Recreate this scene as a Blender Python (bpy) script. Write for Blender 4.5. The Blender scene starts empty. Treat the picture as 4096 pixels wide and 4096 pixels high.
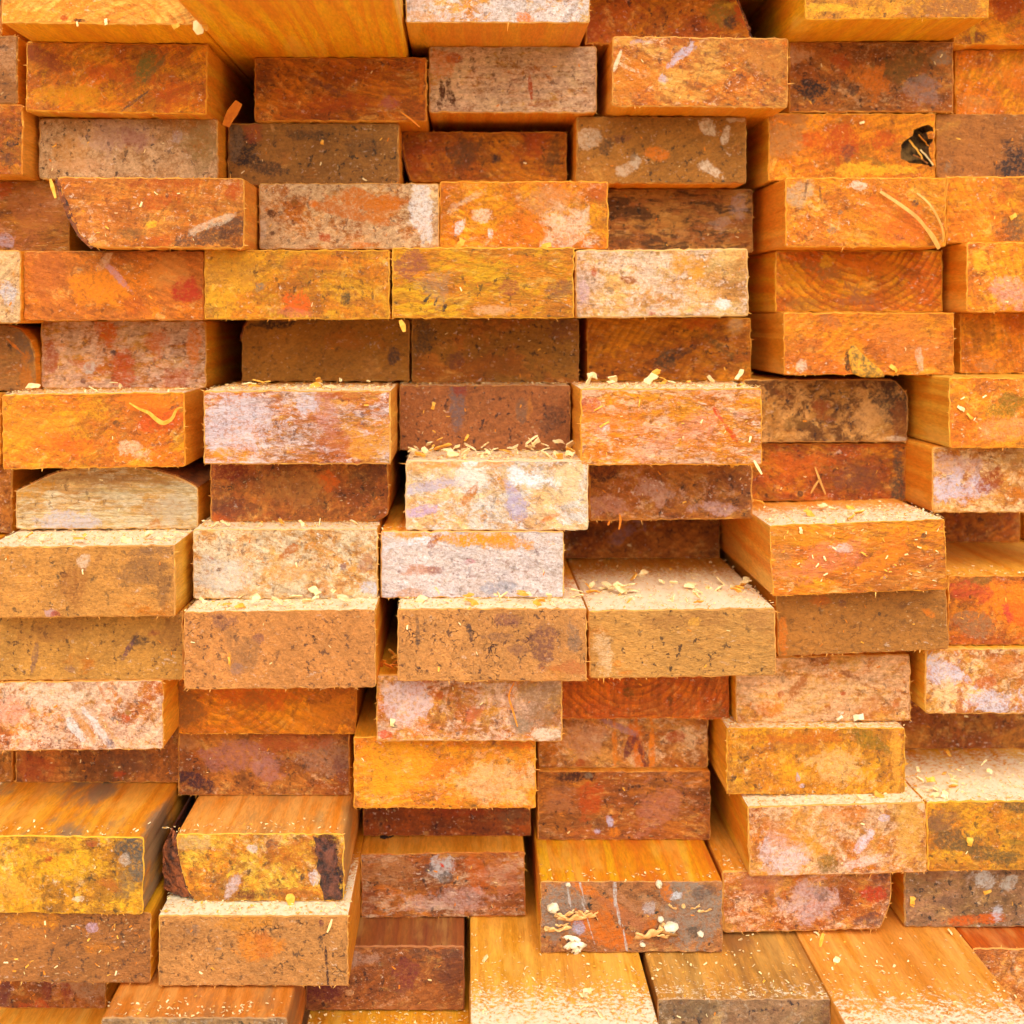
import bpy, bmesh, math, random
from mathutils import Vector, Matrix
from mathutils.geometry import delaunay_2d_cdt

# ------------------------------------------------------------------ basics
for c in (bpy.data.objects, bpy.data.meshes, bpy.data.materials):
    for x in list(c):
        c.remove(x)
scene = bpy.context.scene
COL = scene.collection
rnd = random.Random(7)

K = 3.62e-4            # metres per picture unit at one metre from the lens
VX, VY = 880.0, 600.0  # where the planks' long edges run together
FAR = 1.04             # depth scale: metres from the lens per unit of the planks' d
REAR = 1.62 * FAR - .25 # all planks end here

def X(px, d): return (px - VX) * d * K
def Z(py, d): return -(py - VY) * d * K

def lin(c):
    out = []
    for v in c[:3]:
        v = v / 255.0
        out.append(v / 12.92 if v <= 0.04045 else ((v + 0.055) / 1.055) ** 2.4)
    L = .2126 * out[0] + .7152 * out[1] + .0722 * out[2]
    out = [max(.004, L + (v - L) * 1.06) for v in out]
    return (out[0] * GAIN * .995, out[1] * GAIN * 1.035, out[2] * GAIN * 1.08, 1.0)
GAIN = 0.86

def tag(o, label=None, cat=None, group=None, kind=None):
    if label: o['label'] = label
    if cat: o['category'] = cat
    if group: o['group'] = group
    if kind: o['kind'] = kind
    return o

def link(name, me, mats, parent=None):
    o = bpy.data.objects.new(name, me)
    for m in mats: me.materials.append(m)
    COL.objects.link(o)
    if parent is not None: o.parent = parent
    return o

# ------------------------------------------------------------------ node helpers
class NT:
    def __init__(s, tree): s.t = tree
    def n(s, typ, props=None, **ins):
        nd = s.t.nodes.new(typ)
        for k, v in (props or {}).items(): setattr(nd, k, v)
        for k, v in ins.items():
            key = int(k[1:]) if k[0] == 'i' and k[1:].isdigit() else k.replace('_', ' ')
            s.set(nd, key, v)
        return nd
    def set(s, nd, key, v):
        if isinstance(v, bpy.types.NodeSocket): s.t.links.new(v, nd.inputs[key])
        else: nd.inputs[key].default_value = v
    def math(s, op, a, b=0.0, c=0.0, clamp=False):
        nd = s.n('ShaderNodeMath', {'operation': op, 'use_clamp': clamp})
        s.set(nd, 0, a); s.set(nd, 1, b); s.set(nd, 2, c)
        return nd.outputs[0]
    def vmath(s, op, a, b=None):
        nd = s.n('ShaderNodeVectorMath', {'operation': op})
        s.set(nd, 0, a)
        if b is not None: s.set(nd, 1, b)
        return nd
    def noise(s, vec, scale, detail=4.0, rough=0.6, dist=0.0, lac=2.0):
        nd = s.n('ShaderNodeTexNoise', {'noise_dimensions': '3D'})
        s.set(nd, 'Vector', vec); s.set(nd, 'Scale', scale); s.set(nd, 'Detail', detail)
        s.set(nd, 'Roughness', rough); s.set(nd, 'Distortion', dist); s.set(nd, 'Lacunarity', lac)
        return nd.outputs['Fac']
    def ramp(s, v, lo, hi, smooth=True):
        nd = s.n('ShaderNodeMapRange', {'interpolation_type': 'SMOOTHSTEP' if smooth else 'LINEAR', 'clamp': True})
        s.set(nd, 0, v); s.set(nd, 1, lo); s.set(nd, 2, hi); s.set(nd, 3, 0.0); s.set(nd, 4, 1.0)
        return nd.outputs[0]
    def mix(s, f, a, b, mode='MIX'):
        nd = s.n('ShaderNodeMix', {'data_type': 'RGBA', 'blend_type': mode, 'clamp_factor': True})
        s.set(nd, 0, f); s.set(nd, 6, a); s.set(nd, 7, b)
        return nd.outputs[2]

def group_new(name, ins, outs):
    g = bpy.data.node_groups.new(name, 'ShaderNodeTree')
    for nm, typ, dv in ins:
        sk = g.interface.new_socket(nm, in_out='INPUT', socket_type=typ)
        if dv is not None: sk.default_value = dv
    for nm, typ in outs:
        g.interface.new_socket(nm, in_out='OUTPUT', socket_type=typ)
    nt = NT(g)
    gi = g.nodes.new('NodeGroupInput'); go = g.nodes.new('NodeGroupOutput')
    return g, nt, gi.outputs, go

F, C, V = 'NodeSocketFloat', 'NodeSocketColor', 'NodeSocketVector'

# ---- the weathered sawn end of a plank
def build_end_group():
    g, nt, I, go = group_new('EndGrain', [
        ('P', V, None), ('PS', V, None),
        ('C1', C, None), ('C2', C, None), ('C3', C, None), ('Film', C, None), ('Dust', C, None), ('Dark', C, None),
        ('BlotchAmt', F, 0.5), ('FilmCover', F, 0.3), ('FilmAmt', F, 0.7), ('DustCover', F, 0.0),
        ('SpeckAmt', F, 0.3), ('CrackAmt', F, 0.0), ('RingAmt', F, 0.2), ('RingX', F, 0.0), ('RingZ', F, -0.05), ('RingFreq', F, 900.0), ('FleckAmt', F, 0.3)],
        [('Color', C), ('Height', F)])
    P, PS = I['P'], I['PS']
    warp = nt.n('ShaderNodeTexNoise'); nt.set(warp, 'Vector', P); nt.set(warp, 'Scale', 60.0); nt.set(warp, 'Detail', 3.0)
    w = nt.vmath('SUBTRACT', warp.outputs['Color'], (0.5, 0.5, 0.5)).outputs[0]
    w = nt.vmath('MULTIPLY', w, (0.012, 0.012, 0.012)).outputs[0]
    PW = nt.vmath('ADD', PS, w).outputs[0]
    n1 = nt.noise(PW, 44.0, 8.0, 0.70, 0.3)
    n2 = nt.noise(PW, 125.0, 8.0, 0.74, 0.5)
    n3 = nt.noise(PS, 620.0, 4.0, 0.75)
    n4 = nt.noise(nt.vmath('ADD', PW, (3.1, 1.7, 5.3)).outputs[0], 50.0, 10.0, 0.80, 0.4)
    n5 = nt.noise(nt.vmath('ADD', PW, (7.7, 2.9, 1.3)).outputs[0], 24.0, 8.0, 0.68, 0.3)
    n6 = nt.noise(nt.vmath('ADD', PS, (1.3, 8.1, 4.4)).outputs[0], 260.0, 6.0, 0.78, 0.5)
    col = nt.mix(nt.ramp(nt.math('ADD', nt.math('MULTIPLY', n1, 0.7), nt.math('MULTIPLY', n6, 0.3)), 0.44, 0.56), I['C1'], I['C2'])
    hi = nt.mix(0.45, I['C1'], lin((252, 206, 120)))
    n7 = nt.noise(nt.vmath('ADD', PW, (4.4, 6.1, 2.2)).outputs[0], 85.0, 9.0, 0.80, 0.4)
    col = nt.mix(nt.math('MULTIPLY', nt.ramp(n7, 0.53, 0.62), 0.65), col, hi)
    col = nt.mix(nt.math('MULTIPLY', nt.ramp(n7, 0.47, 0.38), 0.50), col, nt.mix(0.35, I['C3'], I['Dark']))
    col = nt.mix(nt.math('MULTIPLY', I['BlotchAmt'], nt.ramp(nt.math('ADD', nt.math('MULTIPLY', n2, 0.5), nt.math('MULTIPLY', n5, 0.5)), 0.485, 0.545)), col, I['C3'])
    # growth rings
    sep = nt.n('ShaderNodeSeparateXYZ', None, Vector=nt.vmath('ADD', P, nt.vmath('MULTIPLY', w, (0.5, 0.5, 0.5)).outputs[0]).outputs[0])
    dx = nt.math('SUBTRACT', sep.outputs[0], I['RingX']); dz = nt.math('SUBTRACT', sep.outputs[2], I['RingZ'])
    r = nt.math('SQRT', nt.math('ADD', nt.math('MULTIPLY', dx, dx), nt.math('MULTIPLY', dz, dz)))
    ring = nt.math('FRACT', nt.math('DIVIDE', nt.math('ADD', nt.math('MULTIPLY', r, I['RingFreq']), nt.math('MULTIPLY', n1, 2.0)), 6.283))
    ringm = nt.math('MULTIPLY', nt.ramp(ring, 0.35, 0.95), nt.math('MULTIPLY', I['RingAmt'], nt.ramp(n4, 0.35, 0.55)))
    col = nt.mix(ringm, col, I['C2'])
    col = nt.mix(nt.math('MULTIPLY', ringm, 0.5), col, I['Dark'])
    # fine grain value
    fine = nt.ramp(nt.math('ADD', nt.math('MULTIPLY', n3, 0.55), nt.math('MULTIPLY', n6, 0.45)), 0.36, 0.64, False)
    # brown dust skin
    th = nt.math('SUBTRACT', 0.78, nt.math('MULTIPLY', I['DustCover'], 0.56))
    dm = nt.ramp(nt.math('ADD', nt.math('MULTIPLY', n5, 0.75), nt.math('MULTIPLY', n2, 0.25)), th, nt.math('ADD', th, 0.09))
    dustc = nt.mix(nt.ramp(n2, 0.35, 0.65), nt.mix(0.22, I['Dust'], I['Dark']), I['Dust'])
    col = nt.mix(nt.math('MULTIPLY', dm, 0.92), col, dustc)
    # whitish film
    th = nt.math('SUBTRACT', 0.74, nt.math('MULTIPLY', I['FilmCover'], 0.46))
    fm = nt.ramp(nt.math('ADD', nt.math('MULTIPLY', n4, 0.62), nt.math('MULTIPLY', n6, 0.38)), th, nt.math('ADD', th, 0.09))
    fm = nt.math('MULTIPLY', fm, nt.math('MULTIPLY', I['FilmAmt'], nt.math('ADD', 0.55, nt.math('MULTIPLY', fine, 0.45))))
    col = nt.mix(fm, col, I['Film'])
    # grain shade
    saw = nt.noise(nt.vmath('MULTIPLY', PS, (0.12, 1.0, 1.0)).outputs[0], 340.0, 4.0, 0.65)
    big = nt.noise(nt.vmath('ADD', P, (2.2, 7.4, 3.9)).outputs[0], 24.0, 3.0, 0.55)
    shade = nt.math('ADD', 0.42, nt.math('MULTIPLY', fine, 0.56))
    shade = nt.math('ADD', shade, nt.math('ADD', 0.10, nt.math('MULTIPLY', nt.math('SUBTRACT', nt.ramp(saw, 0.36, 0.64), 0.3), nt.math('SUBTRACT', 0.38, nt.math('ADD', nt.math('MULTIPLY', I['DustCover'], 0.26), nt.math('MULTIPLY', I['FilmCover'], 0.20))))))
    shade = nt.math('ADD', shade, nt.math('MULTIPLY', nt.ramp(big, 0.36, 0.64), 0.18))
    cs = nt.n('ShaderNodeCombineColor', None, i0=shade, i1=shade, i2=shade)
    col = nt.mix(1.0, col, cs.outputs[0], 'MULTIPLY')
    # pits between the fibres, whitish granules of dried resin
    n8 = nt.noise(nt.vmath('ADD', PS, (9.2, 3.3, 6.1)).outputs[0], 330.0, 4.0, 0.70, 0.3)
    pit = nt.math('MULTIPLY', nt.ramp(n8, 0.42, 0.34), nt.math('ADD', 0.12, nt.math('MULTIPLY', nt.ramp(n5, 0.42, 0.60), 0.60)))
    col = nt.mix(pit, col, nt.mix(0.4, I['C3'], I['Dark']))
    wg = nt.math('MULTIPLY', nt.ramp(n8, 0.60, 0.67), nt.math('MULTIPLY', I['FilmAmt'], nt.ramp(n1, 0.46, 0.60)))
    col = nt.mix(wg, col, nt.mix(0.5, I['Film'], lin((246, 236, 226))))
    # dark specks
    sp = nt.noise(P, 240.0, 4.0, 0.62)
    spm = nt.math('MULTIPLY', nt.ramp(sp, 0.575, 0.645), nt.math('MULTIPLY', nt.math('ADD', I['SpeckAmt'], 0.18), nt.ramp(n5, 0.34, 0.54)))
    col = nt.mix(spm, col, I['Dark'])
    # hairline cracks in the dust
    vo = nt.n('ShaderNodeTexVoronoi', {'feature': 'DISTANCE_TO_EDGE'}, Vector=nt.vmath('ADD', PS, nt.vmath('MULTIPLY', w, (1.4, 1.4, 1.4)).outputs[0]).outputs[0], Scale=300.0)
    cm = nt.math('SUBTRACT', 1.0, nt.ramp(vo.outputs['Distance'], 0.015, 0.075))
    cm = nt.math('MULTIPLY', cm, nt.math('MULTIPLY', I['CrackAmt'], nt.math('MULTIPLY', nt.ramp(n2, 0.52, 0.62), nt.ramp(n5, 0.44, 0.56))))
    col = nt.mix(cm, col, I['Dark'])
    # pale flecks stuck in the grain
    v2 = nt.n('ShaderNodeTexVoronoi', {'feature': 'F1'}, Vector=nt.vmath('ADD', PS, w).outputs[0], Scale=560.0)
    rnd_ = nt.n('ShaderNodeSeparateColor', None, Color=v2.outputs['Color'])
    fl = nt.math('MULTIPLY', nt.math('SUBTRACT', 1.0, nt.ramp(v2.outputs['Distance'], 0.22, 0.42)), nt.ramp(rnd_.outputs[0], 0.86, 0.92))
    fl = nt.math('MULTIPLY', fl, nt.math('MULTIPLY', nt.math('MULTIPLY', I['FleckAmt'], 0.7), nt.ramp(n1, 0.35, 0.6)))
    col = nt.mix(fl, col, lin((240, 205, 150)))
    h = nt.math('ADD', nt.math('MULTIPLY', n2, 0.5), nt.math('ADD', nt.math('MULTIPLY', n6, 0.6), nt.math('ADD', nt.math('MULTIPLY', n8, 0.7), nt.math('MULTIPLY', n3, 0.4))))
    h = nt.math('SUBTRACT', h, nt.math('MULTIPLY', cm, 0.5))
    h = nt.math('ADD', h, nt.math('MULTIPLY', fl, 0.3))
    nt.t.links.new(col, go.inputs['Color']); nt.t.links.new(h, go.inputs['Height'])
    return g

# ---- one stain with a place and a shape of its own
def build_spot_group():
    g, nt, I, go = group_new('Stain', [('Color', C, None), ('P', V, None), ('Tint', C, None), ('CX', F, 0), ('CZ', F, 0),
        ('RX', F, .01), ('RZ', F, .01), ('CA', F, 1.0), ('SA', F, 0.0), ('Strength', F, 0.8), ('Seed', F, 0.0)], [('Color', C)])
    off = nt.n('ShaderNodeCombineXYZ', None, X=I['Seed'], Y=nt.math('MULTIPLY', I['Seed'], 1.7), Z=0.0)
    ps = nt.vmath('ADD', I['P'], off.outputs[0]).outputs[0]
    a = nt.noise(ps, 78.0, 9.0, 0.76, 0.4)
    b = nt.noise(ps, 42.0, 2.0, 0.5)
    c = nt.noise(ps, 520.0, 3.0, 0.7)
    sep = nt.n('ShaderNodeSeparateXYZ', None, Vector=I['P'])
    x = nt.math('SUBTRACT', sep.outputs[0], I['CX']); z = nt.math('SUBTRACT', sep.outputs[2], I['CZ'])
    u = nt.math('DIVIDE', nt.math('ADD', nt.math('MULTIPLY', x, I['CA']), nt.math('MULTIPLY', z, I['SA'])), I['RX'])
    v = nt.math('DIVIDE', nt.math('SUBTRACT', nt.math('MULTIPLY', z, I['CA']), nt.math('MULTIPLY', x, I['SA'])), I['RZ'])
    r = nt.math('SQRT', nt.math('ADD', nt.math('MULTIPLY', u, u), nt.math('MULTIPLY', v, v)))
    r = nt.math('ADD', r, nt.math('MULTIPLY', nt.math('SUBTRACT', a, 0.5), 4.4))
    r = nt.math('ADD', r, nt.math('MULTIPLY', nt.math('SUBTRACT', b, 0.5), 1.4))
    r = nt.math('ADD', r, nt.math('MULTIPLY', nt.math('SUBTRACT', c, 0.5), 0.9))
    m = nt.math('SUBTRACT', 1.0, nt.ramp(r, 0.78, 1.12))
    m = nt.math('MULTIPLY', m, nt.math('ADD', 0.38, nt.math('MULTIPLY', nt.ramp(c, 0.38, 0.56), 0.62)))
    m = nt.math('MULTIPLY', m, I['Strength'])
    nt.t.links.new(nt.mix(m, I['Color'], I['Tint']), go.inputs['Color'])
    return g

# ---- long planed faces: grain from rings that run down the plank
def build_side_group():
    g, nt, I, go = group_new('SideGrain', [('P', V, None), ('C1', C, None), ('C2', C, None), ('Stain', C, None), ('StainAmt', F, 0.0),
        ('Dusted', F, 0.0), ('DustCol', C, None), ('RingX', F, 0), ('RingZ', F, -.05)], [('Color', C), ('Height', F)])
    sc = nt.vmath('MULTIPLY', I['P'], (1.0, 0.05, 1.0)).outputs[0]
    w = nt.noise(sc, 20.0, 3.0, 0.5)
    w2 = nt.noise(nt.vmath('MULTIPLY', I['P'], (1.0, 0.05, 1.0)).outputs[0], 160.0, 4.0, 0.6)
    sep = nt.n('ShaderNodeSeparateXYZ', None, Vector=I['P'])
    dx = nt.math('SUBTRACT', sep.outputs[0], I['RingX']); dz = nt.math('SUBTRACT', sep.outputs[2], I['RingZ'])
    r = nt.math('SQRT', nt.math('ADD', nt.math('MULTIPLY', dx, dx), nt.math('MULTIPLY', dz, dz)))
    q = nt.math('ADD', nt.math('MULTIPLY', r, 105.0), nt.math('MULTIPLY', w, 8.0))
    q = nt.math('ADD', q, nt.math('MULTIPLY', sep.outputs[1], 0.25))
    fr = nt.math('FRACT', q)
    late = nt.math('MULTIPLY', nt.ramp(fr, 0.25, 0.92), nt.math('SUBTRACT', 1.0, nt.ramp(fr, 0.93, 1.0)))
    col = nt.mix(nt.math('MULTIPLY', late, 0.6), I['C1'], I['C2'])
    col = nt.mix(nt.math('MULTIPLY', nt.ramp(w2, 0.42, 0.66), 0.55), col, I['C2'])
    fib = nt.noise(nt.vmath('MULTIPLY', I['P'], (1.0, 0.12, 1.0)).outputs[0], 900.0, 3.0, 0.7)
    sh = nt.math('ADD', 0.80, nt.math('MULTIPLY', nt.ramp(fib, 0.32, 0.68), 0.30))
    cc = nt.n('ShaderNodeCombineColor', None, i0=sh, i1=sh, i2=sh)
    col = nt.mix(1.0, col, cc.outputs[0], 'MULTIPLY')
    st = nt.noise(nt.vmath('MULTIPLY', I['P'], (1.0, 0.25, 1.0)).outputs[0], 32.0, 6.0, 0.65)
    broad = nt.noise(nt.vmath('MULTIPLY', I['P'], (1.0, 0.18, 1.0)).outputs[0], 40.0, 5.0, 0.65)
    col = nt.mix(nt.math('MULTIPLY', nt.ramp(broad, 0.45, 0.62), 0.35), col, nt.mix(0.4, I['C2'], lin((206, 116, 30))))
    col = nt.mix(nt.math('MULTIPLY', nt.ramp(broad, 0.48, 0.36), 0.40), col, nt.mix(0.5, I['C1'], lin((250, 206, 120))))
    sm = nt.math('MULTIPLY', nt.ramp(st, 0.46, 0.60), I['StainAmt'])
    col = nt.mix(sm, col, I['Stain'])
    # sawdust lying on upward faces, thickest near the cut end
    geo = nt.n('ShaderNodeNewGeometry')
    ns = nt.n('ShaderNodeSeparateXYZ', None, Vector=geo.outputs['Normal'])
    up = nt.ramp(ns.outputs[2], 0.75, 0.9)
    dn = nt.noise(I['P'], 380.0, 6.0, 0.75)
    near = nt.math('SUBTRACT', 1.0, nt.ramp(sep.outputs[1], 0.0, nt.math('ADD', 0.012, nt.math('MULTIPLY', I['Dusted'], 0.17))))
    th = nt.math('SUBTRACT', 0.74, nt.math('MULTIPLY', nt.math('MULTIPLY', near, nt.math('POWER', I['Dusted'], 0.6)), 0.46))
    dm = nt.math('MULTIPLY', nt.ramp(dn, th, nt.math('ADD', th, 0.08)), up)
    dm = nt.math('MULTIPLY', dm, nt.math('GREATER_THAN', I['Dusted'], 0.01))
    col = nt.mix(dm, col, I['DustCol'])
    h = nt.math('ADD', nt.math('MULTIPLY', fib, 0.5), nt.math('MULTIPLY', dm, dn))
    nt.t.links.new(col, go.inputs['Color']); nt.t.links.new(h, go.inputs['Height'])
    return g

G_END, G_SPOT, G_SIDE = build_end_group(), build_spot_group(), build_side_group()

def new_mat(name):
    m = bpy.data.materials.new(name); m.use_nodes = True
    m.node_tree.nodes.clear()
    nt = NT(m.node_tree)
    out = nt.n('ShaderNodeOutputMaterial'); b = nt.n('ShaderNodeBsdfPrincipled')
    m.node_tree.links.new(b.outputs[0], out.inputs[0])
    return m, nt, b

def noise_mat(name, c1, c2, scale, rough=0.8, bump=0.4, dist=0.001, detail=6.0, stretch=(1, 1, 1), sss=0.0):
    m, nt, b = new_mat(name)
    tc = nt.n('ShaderNodeTexCoord').outputs['Object']
    p = nt.vmath('MULTIPLY', tc, stretch).outputs[0]
    n = nt.noise(p, scale, detail, 0.7)
    nt.set(b, 'Base Color', nt.mix(nt.ramp(n, 0.35, 0.65), lin(c1), lin(c2)))
    nt.set(b, 'Roughness', rough)
    bp = nt.n('ShaderNodeBump', None, Strength=bump, Distance=dist, Height=n)
    nt.set(b, 'Normal', bp.outputs[0])
    return m

# ------------------------------------------------------------------ looks of the sawn ends (colours of the wood, the film, the dust)
OR, AM, RU, DB, BK = (228, 122, 14), (226, 152, 40), (176, 72, 18), (92, 50, 26), (46, 38, 38)
GY, TN, PW, WH, PK = (142, 118, 92), (194, 132, 74), (234, 210, 180), (240, 234, 228), (222, 166, 118)
LV, RD, PU, OL, YL = (190, 172, 182), (192, 82, 22), (112, 62, 46), (140, 108, 40), (240, 182, 60)
CR = (255, 234, 194)

def style(c1, c2, c3, film, dust=(186, 124, 66), dark=(60, 38, 28), blotch=.5, fc=.35, fa=.6, dc=0., speck=.35, crack=0., ring=.25, fleck=.35,
          side=((246, 178, 66), (232, 142, 28)), ang=0., st=1.0):
    return dict(c1=c1, c2=c2, c3=c3, film=film, dust=dust, dark=dark, blotch=blotch, fc=fc, fa=fa, dc=dc, speck=speck, crack=crack, ring=ring,
                fleck=fleck, side=side, ang=ang, st=st)
S = {
 'orange': style((236, 152, 28), (224, 122, 12), (170, 90, 36), (236, 196, 130), fc=.42, fa=.6, blotch=.6, dark=(104, 58, 26), ring=.4),
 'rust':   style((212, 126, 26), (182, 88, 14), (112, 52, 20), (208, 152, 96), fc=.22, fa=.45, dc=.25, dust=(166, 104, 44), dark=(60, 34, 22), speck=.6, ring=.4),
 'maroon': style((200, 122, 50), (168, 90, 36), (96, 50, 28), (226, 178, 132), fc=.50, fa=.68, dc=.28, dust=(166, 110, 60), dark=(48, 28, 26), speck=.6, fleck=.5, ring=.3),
 'amber':  style((228, 160, 50), (212, 128, 28), (150, 88, 40), (238, 202, 150), fc=.34, fa=.5, dc=.2, dust=(206, 146, 70), dark=(84, 58, 30), speck=.6, crack=.25, ring=.35),
 'mud':    style((206, 136, 60), (194, 116, 42), (140, 82, 40), (214, 170, 120), fc=.12, fa=.4, dc=.80, dust=(212, 146, 76), dark=(66, 46, 34), speck=.6, crack=.55, ring=.2, fleck=.3, blotch=.35),
 'dirt':   style((196, 132, 60), (176, 106, 38), (108, 66, 34), (198, 152, 104), fc=.16, fa=.5, dc=.74, dust=(168, 114, 58), dark=(52, 38, 32), speck=.7, crack=.25, ring=.15, fleck=.5, blotch=.45),
 'pale':   style((226, 182, 120), (216, 154, 78), (190, 114, 44), (228, 208, 180), fc=.60, fa=.8, dark=(92, 66, 50), speck=.4, crack=.2, ring=.25, blotch=.45, fleck=.2),
 'white':  style((230, 172, 98), (216, 138, 50), (166, 100, 62), (220, 212, 208), fc=.60, fa=.92, dark=(86, 70, 74), speck=.25, ring=.1, blotch=.4, fleck=.1),
 'pink':   style((220, 154, 76), (206, 118, 40), (150, 70, 26), (238, 198, 152), fc=.50, fa=.78, dark=(84, 50, 42), speck=.45, ring=.3, blotch=.6),
 'grey':   style((172, 128, 84), (152, 112, 74), (112, 80, 54), (198, 178, 152), fc=.5, fa=.6, dc=.3, dust=(160, 130, 98), dark=(54, 46, 40), speck=.8, ring=.2, blotch=.45),
 'fresh':  style((250, 186, 98), (244, 160, 62), (228, 132, 36), (252, 208, 146), fc=.22, fa=.4, dark=(170, 92, 40), speck=0., ring=.7, blotch=.12, fleck=.25, side=((252, 182, 44), (238, 144, 14))),
}

MESH_NO = [0]
def end_mat(pl):
    s = pl['s']; r = random.Random(pl['seed'])
    m, nt, b = new_mat('cut end')
    tc = nt.n('ShaderNodeTexCoord').outputs['Object']
    seed = (r.uniform(-9, 9), r.uniform(-9, 9), r.uniform(-9, 9))
    an_, st_ = (s['ang'], s['st']) if s['st'] != 1.0 else (r.choice((0, 28, 40, -30, -42, 60, 85)) + r.uniform(-12, 12), r.uniform(1.03, 1.22))
    rot = nt.n('ShaderNodeMapping', {'vector_type': 'POINT'}, Vector=tc, Rotation=(0, math.radians(an_), 0), Scale=(1.0 / st_, 1.0, st_))
    ps = nt.vmath('ADD', rot.outputs[0], seed).outputs[0]
    g = nt.n('ShaderNodeGroup'); g.node_tree = G_END
    nt.set(g, 'P', tc); nt.set(g, 'PS', ps)
    j = lambda c, a=8: tuple(max(2, min(255, v + r.uniform(-a, a) * .6)) for v in c)
    for k, key in (('C1', 'c1'), ('C2', 'c2'), ('C3', 'c3'), ('Film', 'film'), ('Dust', 'dust'), ('Dark', 'dark')):
        nt.set(g, k, lin(j(s[key])))
    for k, key in (('BlotchAmt', 'blotch'), ('FilmCover', 'fc'), ('FilmAmt', 'fa'), ('DustCover', 'dc'), ('SpeckAmt', 'speck'), ('CrackAmt', 'crack'), ('RingAmt', 'ring'), ('FleckAmt', 'fleck')):
        nt.set(g, k, float(s[key]))
    cx, cz = pl['pith']
    nt.set(g, 'RingX', cx); nt.set(g, 'RingZ', cz); nt.set(g, 'RingFreq', pl.get('ringf', 1500.0))
    col = g.outputs['Color']
    for i, sp in enumerate(pl['spots']):
        px, py, rx, ry, an, tint, stg = sp
        q = nt.n('ShaderNodeGroup'); q.node_tree = G_SPOT; stg = min(1.0, stg * 1.04)
        k = pl['d'] * K
        a = math.radians(-an)
        nt.set(q, 'Color', col); nt.set(q, 'P', tc); nt.set(q, 'Tint', lin(tint))
        nt.set(q, 'CX', (px - pl['cx']) * k); nt.set(q, 'CZ', -(py - pl['cy']) * k)
        nt.set(q, 'RX', rx * k); nt.set(q, 'RZ', ry * k); nt.set(q, 'CA', math.cos(a)); nt.set(q, 'SA', math.sin(a))
        nt.set(q, 'Strength', float(stg)); nt.set(q, 'Seed', r.uniform(-5, 5))
        col = q.outputs[0]
    nt.set(b, 'Base Color', col); nt.set(b, 'Roughness', 0.72); nt.set(b, 'Specular IOR Level', 0.35)
    bp = nt.n('ShaderNodeBump', None, Strength=0.85, Distance=0.0028, Height=g.outputs['Height'])
    nt.set(b, 'Normal', bp.outputs[0])
    return m

def side_mat(pl):
    s = pl['s']; r = random.Random(pl['seed'] + 991)
    m, nt, b = new_mat('long face')
    tc = nt.n('ShaderNodeTexCoord').outputs['Object']
    g = nt.n('ShaderNodeGroup'); g.node_tree = G_SIDE
    off = (0.0, r.uniform(-20, 20), 0.0)
    nt.set(g, 'P', nt.vmath('ADD', tc, (0, 0, 0)).outputs[0])
    j = lambda c, a=10: tuple(max(2, min(255, v + r.uniform(-a, a))) for v in c)
    c1, c2 = pl.get('side') or s['side']
    nt.set(g, 'C1', lin(j(c1))); nt.set(g, 'C2', lin(j(c2)))
    nt.set(g, 'Stain', lin(pl.get('stain', GY))); nt.set(g, 'StainAmt', float(pl.get('stainamt', 0.0)))
    nt.set(g, 'Dusted', float(pl.get('dusted', 0.0))); nt.set(g, 'DustCol', lin(CR))
    cx, cz = pl['pith']
    nt.set(g, 'RingX', cx); nt.set(g, 'RingZ', cz)
    nt.set(b, 'Base Color', g.outputs[0]); nt.set(b, 'Roughness', 0.55); nt.set(b, 'Specular IOR Level', 0.4)
    bp = nt.n('ShaderNodeBump', None, Strength=0.4, Distance=0.0006, Height=g.outputs[1])
    nt.set(b, 'Normal', bp.outputs[0])
    return m

def rim_mat(pl):
    """the worn, slightly furry arris round the cut end"""
    s = pl['s']
    m, nt, b = new_mat('arris')
    tc = nt.n('ShaderNodeTexCoord').outputs['Object']
    n = nt.noise(tc, 260.0, 6.0, 0.75)
    n0 = nt.noise(tc, 60.0, 2.0, 0.5)
    n = nt.math('ADD', nt.math('MULTIPLY', n, .6), nt.math('MULTIPLY', n0, .4))
    c1 = (pl.get('side') or s['side'])[0]
    lt = tuple(min(255, v * 0.8 + w * 0.2) for v, w in zip(c1, CR))
    base = s['dust'] if s['dc'] > .5 else s['c1']
    nt.set(b, 'Base Color', nt.mix(nt.math('MULTIPLY', nt.ramp(n, 0.45, 0.62), .55), lin(tuple(v * .92 for v in base)), lin(lt)))
    nt.set(b, 'Roughness', 0.85)
    nt.set(b, 'Normal', nt.n('ShaderNodeBump', None, Strength=0.8, Distance=0.001, Height=n).outputs[0])
    return m

M_FIB = noise_mat('torn wood fibre', (240, 186, 104), (226, 140, 48), 300.0, 0.85)
M_FIBD = noise_mat('dark torn fibre', (176, 110, 50), (120, 70, 34), 300.0, 0.9)
M_BARK = noise_mat('bark', (56, 36, 28), (160, 86, 44), 150.0, 0.9, 0.9, 0.003, stretch=(1, .3, 1))
M_BARKL = noise_mat('inner bark', (120, 74, 40), (184, 112, 52), 130.0, 0.9, 0.9, 0.002, stretch=(1, .3, 1))
M_CHIP = noise_mat('pale chip wood', (250, 226, 172), (240, 204, 136), 240.0, 0.8, stretch=(1, 1, .3))
M_CHIPY = noise_mat('yellow chip wood', (244, 186, 88), (232, 154, 50), 240.0, 0.8)
M_CHIPO = noise_mat('orange splinter wood', (230, 142, 44), (208, 112, 24), 240.0, 0.8)
M_STRAW = noise_mat('dry straw', (222, 164, 82), (194, 130, 54), 90.0, 0.6, stretch=(1, 1, .2))
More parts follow.
